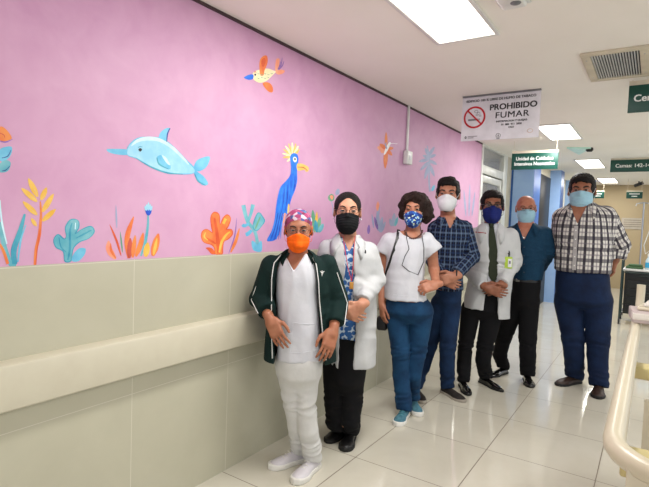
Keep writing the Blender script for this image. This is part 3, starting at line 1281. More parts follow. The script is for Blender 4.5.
    def glasses(self, m, r=.0015, w=.023, hgt=.017, top_heavy=False, square=2.6):
        g = thing_part('glasses', self.root)
        fr = MB()
        for s in (-1, 1):
            pts = []
            for k in range(20):
                a = 2 * math.pi * k / 20
                cx, cz = math.cos(a), math.sin(a)
                e = 2 / square
                x = s * .033 + w * math.copysign(abs(cx) ** e, cx)
                z = .008 + hgt * math.copysign(abs(cz) ** e, cz)
                pts.append(self.HP((x, -.100 + .18 * abs(x) ** 1.2 * .6, z)))
            rr = [r * self.hs * (2.0 if (top_heavy and math.sin(2 * math.pi * k / 20) > .3) else 1) for k in range(20)]
            fr.tube(pts, rr, closed=True, seg=6)
            vs = [Vector(p) for p in pts]
            MB().add(vs, [tuple(range(20))]).build('lens', M['lens'], g)
            x1 = s * (.033 + w)
            fr.tube([self.HP((x1, -.096, .014)), self.HP((s * .070 * self.hw, -.084, .014)), self.HP((s * .0785 * self.hw, -.02, .016)), self.HP((s * .080 * self.hw, .01, .014))], r * self.hs * 1.1, seg=5)
        fr.tube([self.HP((-.011, -.1, .012)), self.HP((0, -.104, .015)), self.HP((.011, -.1, .012))], r * self.hs * 1.2, seg=5)
        o = fr.build('frame', m, g)
        return g

    def hair_short(self, m, thick=.011, front=.094, side=-.016, back=-.075, vol=(0, 0, 0), seed=1):
        w = self.hw
        c = ell((0 + vol[0], .020, .036), (.0735 * w + .0085, .091 + thick * .8, .084 + thick + vol[2]))
        topv = ell((0, -.004, .080), (.064 * w, .080, .042 + vol[2]))
        nape = ell((0, .03, -.02), (.066 * w + .008, .078 + .004, .07))
        fc = U([ell((0, -.118, -.016), (.098 * w, .088, .014 + front)), ell((.052 * w, -.085, .05), (.022, .04, .034)), ell((-.052 * w, -.085, .05), (.022, .04, .034))], .01)
        wv = waves(seed, 210, 6, (1, .35, 1))
        wv2 = waves(seed + 7, 60, 5)

        def g(q):
            d = smin(smin(c(q), nape(q), .02), topv(q), .02) + .0042 * wv(q) + .0055 * wv2(q)
            d = smax(d, -(fc(q) + .006 * wv(q)), .004)
            z, y, x = q[:, 2], q[:, 1], np.abs(q[:, 0])
            low = side - z - np.clip((y - .02) * 3.2, 0, 1) * (side - back)
            d = smax(d, low, .006)
            d = smax(d, -(ell((.082 * w, .014, -.002), (.022, .022, .036))(np.stack([x, y, z], 1))), .004)
            return d
        lo, hi = self.bounds([self.HP((x, y, z)) for x in (-.11, .11) for y in (-.11, .14) for z in (-.1, .15)], .01)
        return sdf_part('hair', self.H(g), lo, hi, .0042, m, self.root, smooth=1)

    # ---- body --------------------------------------------------------
    def neck(self, chest, r=.052):
        b = self.HP((0, .022, -.06))
        self.body += [cap(b, chest, r, r * 1.12), cap(chest, chest + A(0, .01, -.06), r * 1.2, r * 1.3)]
        self.chest = chest

    def arm(self, pts, rs, sleeve=None):
        self.body += chain(pts, rs)

    def hand(self, wr, d, n, right, curl=.35, sc=1.0, thumb=.5, spread=1.0, curls=None):
        d = nrm(d)
        n = np.array(n, float)
        n = nrm(n - d * (n @ d))
        t = np.cross(d, n) if right else np.cross(n, d)
        wr = np.array(wr, float)
        R = np.stack([d, t, n], 1).astype(F32)
        o = []
        palm = rbox(wr + (d * .047 + t * .002) * sc, A(.048, .038, .0135) * sc, R, .012 * sc)
        o.append(palm)
        o.append(cap(wr - d * .03 * sc, wr + d * .02 * sc, .024 * sc, .025 * sc))
        o.append(ell(wr + (d * .03 + t * .026 + n * .008) * sc, A(.03, .016, .014) * sc, R))
        L = (.078, .086, .080, .062)
        P0 = ((.088, .029), (.092, .010), (.089, -.010), (.080, -.028))
        for i in range(4):
            p = wr + (d * P0[i][0] + t * P0[i][1] + n * 0) * sc
            c = curl if curls is None else curls[i]
            dirv = nrm(d + t * (1.5 - i) * .06 * spread)
            ang = 0
            rr = .0088 * sc
            fin = [cap(wr + (d * .05 + t * P0[i][1] * .8) * sc, p, .009 * sc, .0095 * sc)]
            for j, fr_ in enumerate((.45, .30, .25)):
                ang += c * (1.0, 1.25, .8)[j]
                v = dirv * math.cos(ang) + n * math.sin(ang)
                p2 = p + v * L[i] * fr_ * sc
                fin.append(cap(p, p2, rr, rr * .9))
                rr *= .9
                p = p2
            o.append(U(fin, .003))
        p = wr + (d * .018 + t * .026 + n * .006) * sc
        v1 = nrm(d * .75 + t * .75 + n * .2 * thumb)
        p2 = p + v1 * .042 * sc
        v2 = nrm(d * 1.0 + t * (.35 - .5 * thumb) + n * .55 * thumb)
        p3 = p2 + v2 * .032 * sc
        v3 = nrm(d * 1.0 + t * (.1 - .6 * thumb) + n * .7 * thumb)
        p4 = p3 + v3 * .026 * sc
        o.append(U([cap(p, p2, .0125 * sc, .0105 * sc), cap(p2, p3, .0105 * sc, .0095 * sc), cap(p3, p4, .0095 * sc, .008 * sc)], .003))
        base = U(o[:3], .014)
        fing = o[3:]

        def f(P):
            e = base(P)
            g = fing[0](P)
            for q in fing[1:]:
                g = smin(g, q(P), .0025)
            return smin(e, g, .007)
        self.body.append(('hand', f))
        return f

    def leg_body(self, pts, rs):
        self.body += chain(pts, rs)

    def build_body(self, h=.0055):
        main = [b for b in self.body if not isinstance(b, tuple)]
        hands = [b[1] for b in self.body if isinstance(b, tuple)]
        mf = U(main, .02)

        def f(P):
            d = mf(P)
            for g in hands:
                d = smin(d, g(P), .008)
            return d
        lo, hi = self.lo, self.hi
        return sdf_part('body', f, lo, hi, h, self.skinm, self.root, smooth=1)

    def shoe(self, heel, toe, m, solem, height=.085, w=.048, length=None, sole=.022, lace=None, point=0.0, collar=.0, ankle=None):
        heel, toe = np.array(heel, float), np.array(toe, float)
        heel[2] = toe[2] = 0
        d = nrm(toe - heel)
        mid = (heel + toe) / 2
        L = length or .28
        o = mid - d * L / 2
        t = np.cross((0, 0, 1), d)
        R = np.stack([d, t, (0, 0, 1)], 1).astype(F32)

        def fr(P):
            return (P - A(o)) @ R

        def outline(q, g=0.0):
            u = np.clip(q[:, 0] / L, -.2, 1.2)
            hw = np.interp(u, (0, .08, .25, .45, .68, .85, .95, 1.0), (.5 * w, .72 * w, .74 * w, .76 * w, w, w * (.86 - .2 * point), w * (.55 - .25 * point), w * .2)).astype(F32) + g
            d1 = np.abs(q[:, 1]) - hw
            d2 = np.abs(q[:, 0] - L / 2) - (L / 2 + g)
            return smax(d1, d2, .02)

        def upper(P):
            q = fr(P)
            u = q[:, 0] / L
            top = np.interp(u, (0, .1, .3, .42, .6, .8, .95, 1.0), (height * .95, height * 1.0, height, height * .88, height * .62, height * .48, height * .40, height * .25)).astype(F32)
            inn = outline(q, -.004)
            bow = inn + .9 * np.maximum(q[:, 2] - top * .35, 0) ** 2 / .05
            return smax(smax(bow, q[:, 2] - top, .022), .006 - q[:, 2], .004)

        def solef(P):
            q = fr(P)
            u = q[:, 0] / L
            up = sole + .008 * np.clip((u - .8) * 5, 0, 1) * 1
            return smax(smax(outline(q, .002), q[:, 2] - up, .005), .0005 + 0 * u - q[:, 2], .003)
        lo, hi = self.bounds([o, o + d * L], .09)
        lo[2], hi[2] = -.012, height + .03
        sh = sdf_part('shoe', upper, lo, hi, .0045, m, self.root, smooth=1)
        sdf_part('sole', solef, lo, hi, .0045, solem, sh, smooth=1)
        if lace:
            for k in range(4):
                u = .40 + .075 * k
                zt = np.interp(u, (.3, .42, .6, .8), (height, height * .88, height * .62, height * .48))
                p = o + d * L * u
                MB().tube([p + t * .020 + A(0, 0, zt - .006), p + d * .004 + A(0, 0, zt + .001), p - t * .020 + A(0, 0, zt - .006)], .0021, seg=6).build('shoelace', lace, sh)
        return sh


def thing_part(name, parent):
    return link(name, None, parent)


def band_curve(pts, halfw, thick, up=(0, 0, 1)):
    """flat strap mesh along points; pts list of 3-vectors, normals toward -y"""
    mb = MB()
    pts = [Vector(p) for p in pts]
    vs, fs = [], []
    n = len(pts)
    for i, p in enumerate(pts):
        t = (pts[min(i + 1, n - 1)] - pts[max(i - 1, 0)]).normalized()
        nn = Vector((0, -1, 0))
        s = t.cross(nn).normalized()
        nn = s.cross(t).normalized()
        if nn.y > 0:
            nn = -nn
        hw = halfw[i] if isinstance(halfw, (list, tuple)) else halfw
        vs += [p + s * hw, p - s * hw, p - s * hw + nn * thick, p + s * hw + nn * thick]
    for i in range(n - 1):
        for k in range(4):
            fs.append((i * 4 + k, i * 4 + (k + 1) % 4, (i + 1) * 4 + (k + 1) % 4, (i + 1) * 4 + k))
    fs += [(3, 2, 1, 0), ((n - 1) * 4, (n - 1) * 4 + 1, (n - 1) * 4 + 2, (n - 1) * 4 + 3)]
    return mb.add(vs, fs, None, True)


def march(f, x, z, y0=-.45, y1=.3, off=0.0, miss=None):
    """front-most surface point of an implicit garment at local x, z"""
    ys = np.linspace(y0, y1, 400)
    P = np.stack([np.full(400, x), ys, np.full(400, z)], 1).astype(F32)
    d = f(P)
    k = int(np.argmax(d < 0)) if (d < 0).any() else 399
    return np.array((x, ys[k] - off, z))


def collar(P, c, rx, ry, m, hgt=.03, wing=.05, gap=.35, drop=.03, tilt=.0, parent=None, thick=.004, fall=.032, surf=None):
    """folded shirt collar round the neck: stand, fold and two pointed wings"""
    n = 26
    vs, fs = [], []
    for i in range(n + 1):
        a = -math.pi / 2 + gap + (2 * math.pi - 2 * gap) * i / n
        e = abs(i / n - .5) * 2
        wn = max(0, (e - .72) / .28)
        ca, sa = math.cos(a), math.sin(a)
        lowz = -drop * max(0, -sa) ** 1.5
        f0 = np.array((rx * ca, ry * sa, lowz))
        f1 = np.array((rx * .97 * ca, ry * .97 * sa, lowz + hgt))
        out = 1.0 + (fall * .9 + wing * .25 * wn) / max(rx, ry)
        f2 = np.array((rx * out * ca * (1 + .12 * wn), ry * out * sa - .01 * wn, lowz + hgt * .1 - fall * .45 - wing * .85 * wn))
        fm = (f1 + f2) / 2 * np.array((1.03, 1.03, 1)) + np.array((0, 0, hgt * .25))
        for j, p in enumerate((f0, f1, fm, f2)):
            p = np.array(c) + p
            if surf is not None and sa < .25 and j:
                s_ = march(surf, p[0], p[2], y1=p[1] + .03)
                if s_[1] < p[1] + .025:
                    p[1] = min(p[1], s_[1] - .004 - .002 * j)
            vs.append(tuple(p))
    for i in range(n):
        for k in range(3):
            b = i * 4 + k
            fs.append((b, b + 4, b + 5, b + 1))
    mb = MB()
    mb.add(vs, fs, None, True)
    o = mb.build('collar', m, parent or P.root)
    ul = o.data.uv_layers.new(name='weave')
    for lp in o.data.loops:
        p = vs[lp.vertex_index]
        ul.data[lp.index].uv = (p[0] * 1.1, p[2] + p[0] * .3)
    md = o.modifiers.new('thickness', 'SOLIDIFY')
    md.thickness = thick
    md.offset = 0
    return o


def wedge(cx, cy, zapex, slope, r=0.0, wmax=.2, lean=0.0):
    """V opening cut from the front of a garment"""
    k = 1 / math.sqrt(1 + slope * slope)

    def f(P):
        x = np.abs(P[:, 0] - cx - lean * (P[:, 2] - zapex))
        d = (x - np.minimum((P[:, 2] - zapex) * slope + r, wmax)) * k
        return np.maximum(np.maximum(d, P[:, 1] - cy), zapex - .25 - P[:, 2])
    return f


def folds_at(zs, amp, seed=0, k=.03):
    """crumple folds gathered round the heights zs: slanted, irregular, mostly horizontal"""
    wa = waves(seed + 100, 70, 5, (.45, .45, 1.2))
    wb = waves(seed + 200, 24, 4)

    def f(P):
        z = P[:, 2]
        s = 0
        r = wa(P + .012 * wb(P)[:, None])
        for z0, fr in zs:
            s = s + np.exp(-((z - z0) / k) ** 2)
        return amp * 1.6 * np.minimum(s, 1.2) * (np.abs(r) * 2 - .5)
    return f

# ================================================================= PEOPLE
def torso(P, rows):
    return [P.sec(*r) for r in rows]


def front_open(P, rows, cy, bot=None):
    """region between two hem edges given per photo row, in front of depth cy"""
    z = np.array([P.J(l, py, -.1)[2] for py, l, r in rows])
    xl = np.array([P.J(l, py, -.1)[0] for py, l, r in rows])
    xr = np.array([P.J(r, py, -.1)[0] for py, l, r in rows])
    o = np.argsort(z)
    z, xl, xr = z[o], xl[o], xr[o]

    def f(Q):
        a = np.interp(Q[:, 2], z, xl).astype(F32)
        b = np.interp(Q[:, 2], z, xr).astype(F32)
        d = np.maximum(a - Q[:, 0], Q[:, 0] - b)
        d = np.maximum(d, Q[:, 1] - cy)
        return d if bot is None else np.maximum(d, bot - Q[:, 2])
    f.rows = (z, xl, xr)
    return f


def trousers(P, m, top, legs, seed=1, amp=.003, crumple=.006, shoes=None, body_off=.014, hemz=.045):
    """top: torso rows (bottom first); legs: chains [(px,py,dd,r), ...]; the last point is replaced by the shoe's ankle"""
    wv = waves(seed, 26, 6, (1, 1, .6))
    zs = []
    legf = []
    for lg, (he, to) in zip(legs, shoes):
        he, to = P.Fl(*he), P.Fl(*to)
        mid = (he + to) / 2
        dv = nrm(to - he)
        ank = mid - dv * .075
        ank[2] = .075
        pts = [P.J(a, b, c) for a, b, c, r in lg][:-1] + [ank]
        rs = [r for *_, r in lg]
        cf = U(chain(pts, rs), .012)
        legf.append((cf, hemz, ank, dv))
        zs += [(pts[1][2], 140), (.13, 190)]
        P.body += chain(pts, [max(r - body_off, .03) for r in rs[:-1]] + [.034])
    secs = sorted(torso(P, top))
    z, cx, cy, rx, ry = secs[0]
    secs = [(z - .07, cx, cy, rx * .5, ry * .55), (z - .02, cx, cy, rx * .84, ry * .88)] + secs
    lo_ = loft(secs, capr=.01)
    fa = folds_at(zs, crumple * .8, seed, .055)
    P.body.append(loft([(a, b, c, d - body_off, e - body_off) for a, b, c, d, e in secs]))

    def f(Q):
        d = lo_(Q)
        dl = None
        for cf, zh, ank, dv in legf:
            front = (Q[:, 0] - ank[0]) * dv[0] + (Q[:, 1] - ank[1]) * dv[1]
            e = np.maximum(cf(Q), zh + .35 * np.clip(front, -.06, .06) - Q[:, 2])
            dl = e if dl is None else np.minimum(dl, e)
        d = smin(d, dl, .028)
        return d + amp * wv(Q) + fa(Q)
    return f


def finish_trousers(P, f, m, name='trousers', h=.0065):
    hi = P.hi.copy()
    hi[2] = 1.25
    return sdf_part(name, f, P.lo, hi, h, m, P.root, smooth=1)


SK = {1: skin('warm_tan_skin', (162, 107, 79)), 2: skin('light_tan_skin', (196, 142, 114)), 3: skin('tanned_skin', (178, 122, 96)),
      4: skin('olive_skin', (176, 122, 97)), 5: skin('brown_skin', (142, 92, 69)), 6: skin('ruddy_skin', (178, 116, 93)),
      7: skin('tan_brown_skin', (152, 101, 77))}
M['whitecotton'] = cloth('white_cotton', (201, 202, 208), col2=(195, 197, 204), ns=12)
M['whitejeans'] = cloth('white_denim', (205, 205, 203), col2=(198, 198, 196), ns=12, bs=30)
M['whiteshoe'] = mat('white_leather_trainer', (210, 206, 212), .45)
M['whitesole'] = mat('white_rubber', (226, 224, 218), .55)
M['jacket'] = cloth('dark_green_fleece', (6, 34, 32), ns=80)
M['piping'] = mat('white_piping', (222, 224, 222), .7)
M['orange'] = cloth('orange_mask_fabric', (250, 104, 12), b=.15, bs=60)
M['dblack'] = cloth('black_twill', (9, 9, 13), rough=.9)
M['hair'] = hairmat('black_hair', (18, 14, 13))
M['hairbrown'] = hairmat('dark_brown_curly_hair', (30, 17, 13))
M['jeans'] = cloth('dark_blue_denim', (14, 46, 78), col2=(24, 66, 102), ns=9, b=.5, bs=30)
M['jeans2'] = cloth('navy_blue_denim', (11, 30, 58), col2=(18, 44, 78), ns=9, b=.5, bs=30)
M['jeans3'] = cloth('deep_navy_denim', (9, 23, 50), col2=(14, 34, 66), ns=9, b=.5, bs=30)

# ---------------------------------------------------------------- 1 woman in white scrubs and green jacket
P = Person((292, 470), 'woman in white scrubs, dark green zip jacket and orange face mask, leftmost of the group')
P.head(210, 251, 298.5, -.03, yaw=0, pitch=3, roll=-1, skinm=SK[1], w=1.06)
P.neck(P.J(297.5, 262, .01), .05)
rows = [(357, 276, 323, .135), (330, 277, 321, .128), (300, 276, 319, .12), (277, 276, 321, .12), (264, 277, 321, .105), (257, 283, 314, .085), (252, 289, 307, .065)]
secs = torso(P, rows)
P.body.append(loft(secs, -.012))
tun = loft(secs, 0.0)
wv = drape(11, 20, 6, (1, 1, .5))
nk = P.J(297.5, 250, -.05)
ap = P.J(293, 271, -.1)
vcut = wedge(ap[0] + .005, .06, ap[2], .62)
ncut = ell(P.J(297.5, 250, -.0), (.062, .08, .05))
scr = lambda Q: smax(smax(tun(Q) + .004 * wv(Q), -vcut(Q), .004), -ncut(Q), .004)
lo, hi = P.lo.copy(), P.hi.copy()
lo[2], hi[2] = .55, 1.5
sc = sdf_part('scrub_top', scr, lo, hi, .006, M['whitecotton'], P.root)
# neckline piping of the scrub top
for s in (-1, 1):
    pts = []
    for k in range(8):
        z = ap[2] + .002 + k * .0125
        pts.append(march(scr, ap[0] + .005 + s * ((z - ap[2]) * .62 + .006), z, off=.001))
    MB().tube(pts, .003, seg=6).build('neck_trim', M['whitecotton'], sc)
z0, x0, x1 = P.J(300, 322, -.1)[2], P.J(293, 322, -.1)[0], P.J(317, 322, -.1)[0]
pk = []
for (x, z) in ((x0, z0), (x1, z0 - .01), (x1 + .01, z0 - .15), (x0 - .01, z0 - .16)):
    pk.append((x, z))
pts = []
for i in range(4):
    a, b = pk[i], pk[(i + 1) % 4]
    for k in range(6):
        pts.append(march(scr, a[0] + (b[0] - a[0]) * k / 6, a[1] + (b[1] - a[1]) * k / 6, off=.001))
MB().tube(pts, .0022, seg=5, closed=True).build('pocket', M['whitecotton'], sc)
# jacket
jr = [(359, 263, 336, .142), (330, 266, 334, .136), (300, 267, 331, .13), (277, 266, 331, .128), (264, 268, 329, .112), (257, 276, 321, .092), (251, 286, 310, .072)]
js = torso(P, jr)
jl = loft(js, .0)
Ls = [P.J(272, 266, 0), P.J(260, 299, .01), P.J(267, 312, -.10)]
Rs = [P.J(326, 266, 0), P.J(338, 301, .01), P.J(335, 323, -.08)]
slv = [U(chain(Ls, [.06, .056, .05]), .01), U(chain(Rs, [.062, .06, .052]), .01)]
op = front_open(P, [(249, 285, 309), (256, 282, 311), (264, 275, 315), (280, 273, 317), (300, 273, 318), (330, 273, 321), (362, 274, 325)], .02)
inner = loft(secs, .001)
wv2 = drape(5, 24, 6)
fj = folds_at([(Ls[1][2] + .01, 130), (Rs[2][2] + .05, 150)], .004, 4, .05)


def jacket(Q):
    d = jl(Q)
    d = smax(d, -op(Q), .006)
    for s_, e in zip(slv, (Ls, Rs)):
        dirv = nrm(e[-1] - e[-2])
        ds = np.maximum(s_(Q), ((Q - A(e[-1])) @ A(dirv)))
        d = smin(d, ds, .02)
    d = d + .005 * wv2(Q) + fj(Q)
    d = smax(d, -inner(Q), .004)
    return smax(d, -ell(P.J(297.5, 249, .0), (.065, .085, .045))(Q), .004)


lo[2], hi[2] = .55, 1.5
jk = sdf_part('jacket', jacket, lo, hi, .006, M['jacket'], P.root)
collar(P, P.J(298, 255, .01), .068, .07, M['jacket'], hgt=.028, wing=.03, gap=.75, drop=.03, parent=jk, surf=jacket)
z, xl, xr = op.rows
for side, xs in ((-1, xl), (1, xr)):
    pts = []
    for zz in np.linspace(z[0] + .02, z[-1] - .035, 26):
        x = np.interp(zz, z, xs) + side * .008
        pts.append(march(jacket, x, zz, off=.001))
    MB().tube(pts, .0028, seg=6).build('piping', M['piping'], jk)
# sleeve piping
for e, s, r in ((Ls, -1, .056), (Rs, 1, .06)):
    pts = []
    for t in np.linspace(.15, 2, 14):
        i = min(int(t), 1)
        p = e[i] + (e[i + 1] - e[i]) * (t - i)
        pts.append(p + A(s * (r - .012), -(r - .016), 0))
    MB().tube(pts, .0022, seg=6).build('sleeve_piping', M['piping'], jk)
em = march(jacket, P.J(322, 274, -.1)[0], P.J(322, 274, -.1)[2], off=.001)
e_ = MB()
e_.tube([em + A(0, -.001, .018), em + A(0, -.001, -.022)], .0025, seg=5)
e_.tube([em + A(-.012, -.001, .015), em + A(0, -.002, .004), em + A(.012, -.001, .015)], .003, seg=5)
e_.tube([em + A(-.007, -.001, -.004), em + A(.007, -.001, .002)], .002, seg=5)
e_.build('embroidered_emblem', M['piping'], jk)
# arms and hands
P.arm([Ls[0], Ls[1], P.J(270, 319, -.13)], [.042, .036, .026])
P.arm([Rs[0], Rs[1], P.J(333.5, 330, -.11)], [.042, .036, .026])
w1, w2 = P.J(270, 320, -.14), P.J(333, 331, -.12)
P.hand(w1, P.J(280, 341, -.18) - w1, (.25, 1, 0), True, curl=.22, sc=.98, thumb=.3)
P.hand(w2, P.J(325, 358, -.19) - w2, (-.2, 1, 0), False, curl=.28, sc=1.0, thumb=.4)
P.face(browz=.033)
P.mask(M['orange'], 'boat', M['orange'], top=-.006)
P.glasses(M['thinmetal'], .0013, .023, .016)
# surgical cap / head scarf
cp = ell((0, .026, .048), (.083, .098, .086))
fc = ell((0, -.110, -.02), (.078, .085, .085))
capm = bpy.data.materials.new('pink_and_blue_printed_cap')
capm.use_nodes = True
t_ = NT(capm)
vo = t_.n('ShaderNodeTexVoronoi')
vo.inputs['Scale'].default_value = 42
t_.l(t_.coord(), vo.inputs['Vector'])
cr = t_.n('ShaderNodeValToRGB')
sepc = t_.n('ShaderNodeSeparateColor')
t_.l(vo.outputs['Color'], sepc.inputs[0])
t_.l(sepc.outputs[0], cr.inputs[0])
cr.color_ramp.interpolation = 'CONSTANT'
els = cr.color_ramp.elements
els[0].color = (*lin((150, 56, 100)), 1)
els[1].position = .42
els[1].color = (*lin((70, 84, 140)), 1)
for p_, c_ in ((.6, (176, 92, 124)), (.75, (196, 176, 190)), (.83, (110, 40, 66)), (.92, (70, 120, 156))):
    e = els.new(p_)
    e.color = (*lin(c_), 1)
t_.l(cr.outputs[0], t_.b.inputs['Base Color'])
t_.b.inputs['Roughness'].default_value = .8
wv3 = waves(9, 40, 5)


def capf(q):
    d = cp(q) + .0025 * wv3(q)
    d = smax(d, -fc(q), .005)
    low = (.020 - np.clip((q[:, 1] + .02) * .9, -.1, .07)) - q[:, 2]
    return smax(d, low, .006)


lo_, hi_ = P.bounds([P.HP((x, y, z)) for x in (-.11, .11) for y in (-.11, .15) for z in (-.1, .15)], .01)
sdf_part('printed_cap', P.H(capf), lo_, hi_, .0045, capm, P.root)
P.hair_m = hairmat('hair_under_cap', (20, 15, 14))
hb = ell((0, .03, .0), (.078, .085, .08))
hf = lambda q: smax(smax(hb(q), -.052 - q[:, 2], .006), -(q[:, 1] + .030), .006)
sdf_part('hair', P.H(hf), lo_, hi_, .0055, P.hair_m, P.root)
tf = trousers(P, None, [(374, 278, 321, .13), (360, 277, 322, .135), (345, 279, 320, .12)],
              [[(288, 362, 0, .074), (294, 401, -.01, .058), (297, 425, .03, .054), (298.5, 452, .03, .050)],
               [(308, 362, 0, .076), (305.5, 401, -.03, .060), (308, 430, -.03, .056), (309, 459, -.04, .054)]], shoes=[((301, 461), (274, 468)), ((316, 466), (295, 484))], seed=3, crumple=.008)
P.build_body()
finish_trousers(P, tf, M['whitejeans'])
P.shoe(P.Fl(301, 461), P.Fl(274, 468), M['whiteshoe'], M['whitesole'], height=.095, w=.048, length=.25, lace=M['whitesole'], sole=.028)
P.shoe(P.Fl(316, 466), P.Fl(295, 484), M['whiteshoe'], M['whitesole'], height=.095, w=.050, length=.26, lace=M['whitesole'], sole=.028)
P1 = P

# ---------------------------------------------------------------- 2 woman in lab coat and black mask
P = Person((343, 444), 'woman in open white lab coat over blue patterned tunic, with black mask')
P.head(191.5, 233, 347.5, .0, yaw=2, pitch=0, roll=0, skinm=SK[2])
P.neck(P.J(348, 243, .02), .052)
rows = [(363, 330, 376, .155), (340, 328, 376, .15), (310, 325, 377, .14), (280, 324, 376, .13), (258, 322, 377, .13), (249, 324, 373, .115), (242, 329, 367, .095), (236, 336, 359, .075), (232, 340, 356, .065)]
secs = torso(P, rows)
P.body.append(loft(secs[3:], -.042))
coat = loft(secs, 0)
tun = loft([s for s in torso(P, rows[1:])], -.021)
Ls = [P.J(328, 250, 0), P.J(322, 284, .0), P.J(341, 305, -.19)]
Rs = [P.J(368, 252, 0), P.J(376, 280, .0), P.J(363, 301, -.19)]
slv = [U(chain(Ls, [.062, .056, .046]), .01), U(chain(Rs, [.064, .058, .046]), .01)]
op = front_open(P, [(228, 338, 357), (238, 340, 356), (247, 344, 354), (270, 345.5, 353), (300, 343, 354), (340, 339.5, 355), (366, 338, 353)], .03)
inner = loft(secs, -.020)
wv = drape(21, 22, 6, (1, 1, .5))
fj = folds_at([(Rs[1][2] + .01, 110), (Ls[1][2], 110)], .005, 2, .07)
ncut2 = ell(P.J(348, 232, .0), (.068, .09, .045))


def coatf(Q):
    d = coat(Q)
    d = smax(d, -op(Q), .006)
    for s_, e in zip(slv, (Ls, Rs)):
        dirv = nrm(e[-1] - e[-2])
        d = smin(d, np.maximum(s_(Q), ((Q - A(e[-1])) @ A(dirv))), .022)
    d = d + .006 * wv(Q) + fj(Q)
    d = smax(d, -inner(Q), .004)
    return smax(d, -ncut2(Q), .004)


lo[2], hi[2] = .5, 1.5
M['coat'] = cloth('white_coat_cotton', (190, 191, 192), col2=(183, 185, 187), ns=10)
ck = sdf_part('lab_coat', coatf, lo, hi, .0065, M['coat'], P.root)
collar(P, P.J(348, 240, .02), .07, .075, M['coat'], hgt=.026, wing=.07, gap=.62, drop=.045, parent=ck, fall=.045, surf=coatf)
# lapel edges, pocket and chest emblem
z, xl, xr = op.rows
for side, xs in ((-1, xl), (1, xr)):
    pts = [march(coatf, np.interp(zz, z, xs) + side * .02, zz, off=.0005) for zz in np.linspace(z[0] + .02, z[-1] - .10, 20)]
    MB().tube(pts, .0016, seg=5).build('stitched_edge', M['coat'], ck)
em = march(coatf, P.J(365, 252, -.1)[0], P.J(365, 252, -.1)[2], off=.001)
MB().tube([em + A(0, 0, .014), em + A(.002, -.001, 0), em + A(.001, 0, -.012)], [.003, .006, .004], seg=6).build('chest_emblem', M['ink'], ck)
bp = mat('blue_patterned_tunic', (54, 104, 168), .8)
t_ = NT(bp)
vo = t_.n('ShaderNodeTexVoronoi')
vo.inputs['Scale'].default_value = 40
t_.l(t_.coord(), vo.inputs['Vector'])
t_.l(t_.mix(t_.ramp(vo.outputs['Distance'], .56, .66), (36, 88, 150), (190, 206, 220)), t_.b.inputs['Base Color'])
ap = P.J(349, 252, -.1)
vcut3 = wedge(ap[0], .06, ap[2], .5)
tunf = lambda Q: smax(smax(tun(Q) + .003 * wv(Q), -vcut3(Q), .004), -ncut2(Q), .004)
tk = sdf_part('tunic', tunf, lo, hi, .0065, bp, P.root)
lc = MB()
nl = [P.J(343, 236, -.06), P.J(345, 250, -.12), P.J(348, 268, -.15), P.J(351.5, 281, -.16)]
lc.tube(nl, .0022, seg=5)
lc.tube([P.J(355, 236, -.06), P.J(354, 250, -.12), P.J(353, 268, -.15), P.J(351.5, 281, -.16)], .0022, seg=5)
lc.build('lanyard', M['red'], P.root)
c = P.J(351.5, 284, -.165)
MB().box(c - A(.012, .003, .03), c + A(.012, .003, .012), None, .003).build('lanyard_tag', mat('amber_tag', (196, 140, 60), .5), P.root)
P.arm([Ls[0], Ls[1], P.J(345, 309, -.22)], [.045, .038, .027])
P.arm([Rs[0], Rs[1], P.J(361, 305, -.22)], [.045, .038, .027])
w1, w2 = P.J(343, 309, -.22), P.J(362, 306, -.22)
P.hand(w1, A(1, -.15, -.45), (.2, 1, -.1), True, curl=.45, sc=.95, thumb=.3)
P.hand(w2, A(-.9, -.2, -.60), (-.1, 1, 0), False, curl=.5, sc=.93, thumb=.3)
P.face(browz=.034)
M['maskblack'] = cloth('black_mask_fabric', (16, 17, 20), b=.1, bs=60)
P.mask(M['maskblack'], 'surgical', M['maskblack'], top=.000, bulge=1.08)
P.glasses(M['thinmetal'], .0011, .024, .013)
hc = ell((0, .024, .040), (.0805, .096, .0845))
hfc = ell((0, -.118, -.006), (.074, .098, .086))
bun = ell((0, .12, .0), (.035, .03, .035))


def hf2(q):
    d = smin(hc(q), bun(q), .02)
    d = smax(d, -hfc(q), .005)
    return smax(d, -.075 - q[:, 2] + 0 * q[:, 0], .01) if False else smax(d, (-.01 - np.clip((q[:, 1] - .03) * 2, 0, .06)) - q[:, 2], .006)


lo_, hi_ = P.bounds([P.HP((x, y, z)) for x in (-.11, .11) for y in (-.11, .17) for z in (-.1, .15)], .01)
sdf_part('hair', P.H(hf2), lo_, hi_, .0045, M['hair'], P.root)
for s in (-1, 1):
    p = P.HP((s * .081, .004, -.036))
    MB().lathe([(.002, .004), (.0055, 0), (.002, -.005)], p, seg=10).build('earring', M['signwhite'], P.root)
tf = trousers(P, None, [(380, 329, 363, .13), (362, 329, 366, .14), (335, 331, 368, .13)],
              [[(335, 366, 0, .078), (335, 400, 0, .068), (337, 420, .02, .070), (337, 436, .02, .076)],
               [(353, 366, 0, .082), (352, 400, -.02, .066), (350, 420, -.02, .062), (350, 440, -.02, .064)]], shoes=[((342, 434), (332, 440)), ((351, 437), (345, 451))], seed=8, crumple=.006, hemz=.025)
P.build_body()
finish_trousers(P, tf, M['dblack'])
M['shoeblack'] = mat('black_leather', (18, 17, 18), .35)
M['soleblack'] = mat('black_rubber', (14, 14, 14), .7)
P.shoe(P.Fl(342, 434), P.Fl(332, 440), M['shoeblack'], M['soleblack'], height=.085, w=.048, length=.25)
P.shoe(P.Fl(351, 437), P.Fl(345, 451), M['shoeblack'], M['soleblack'], height=.085, w=.050, length=.25)
P2 = P

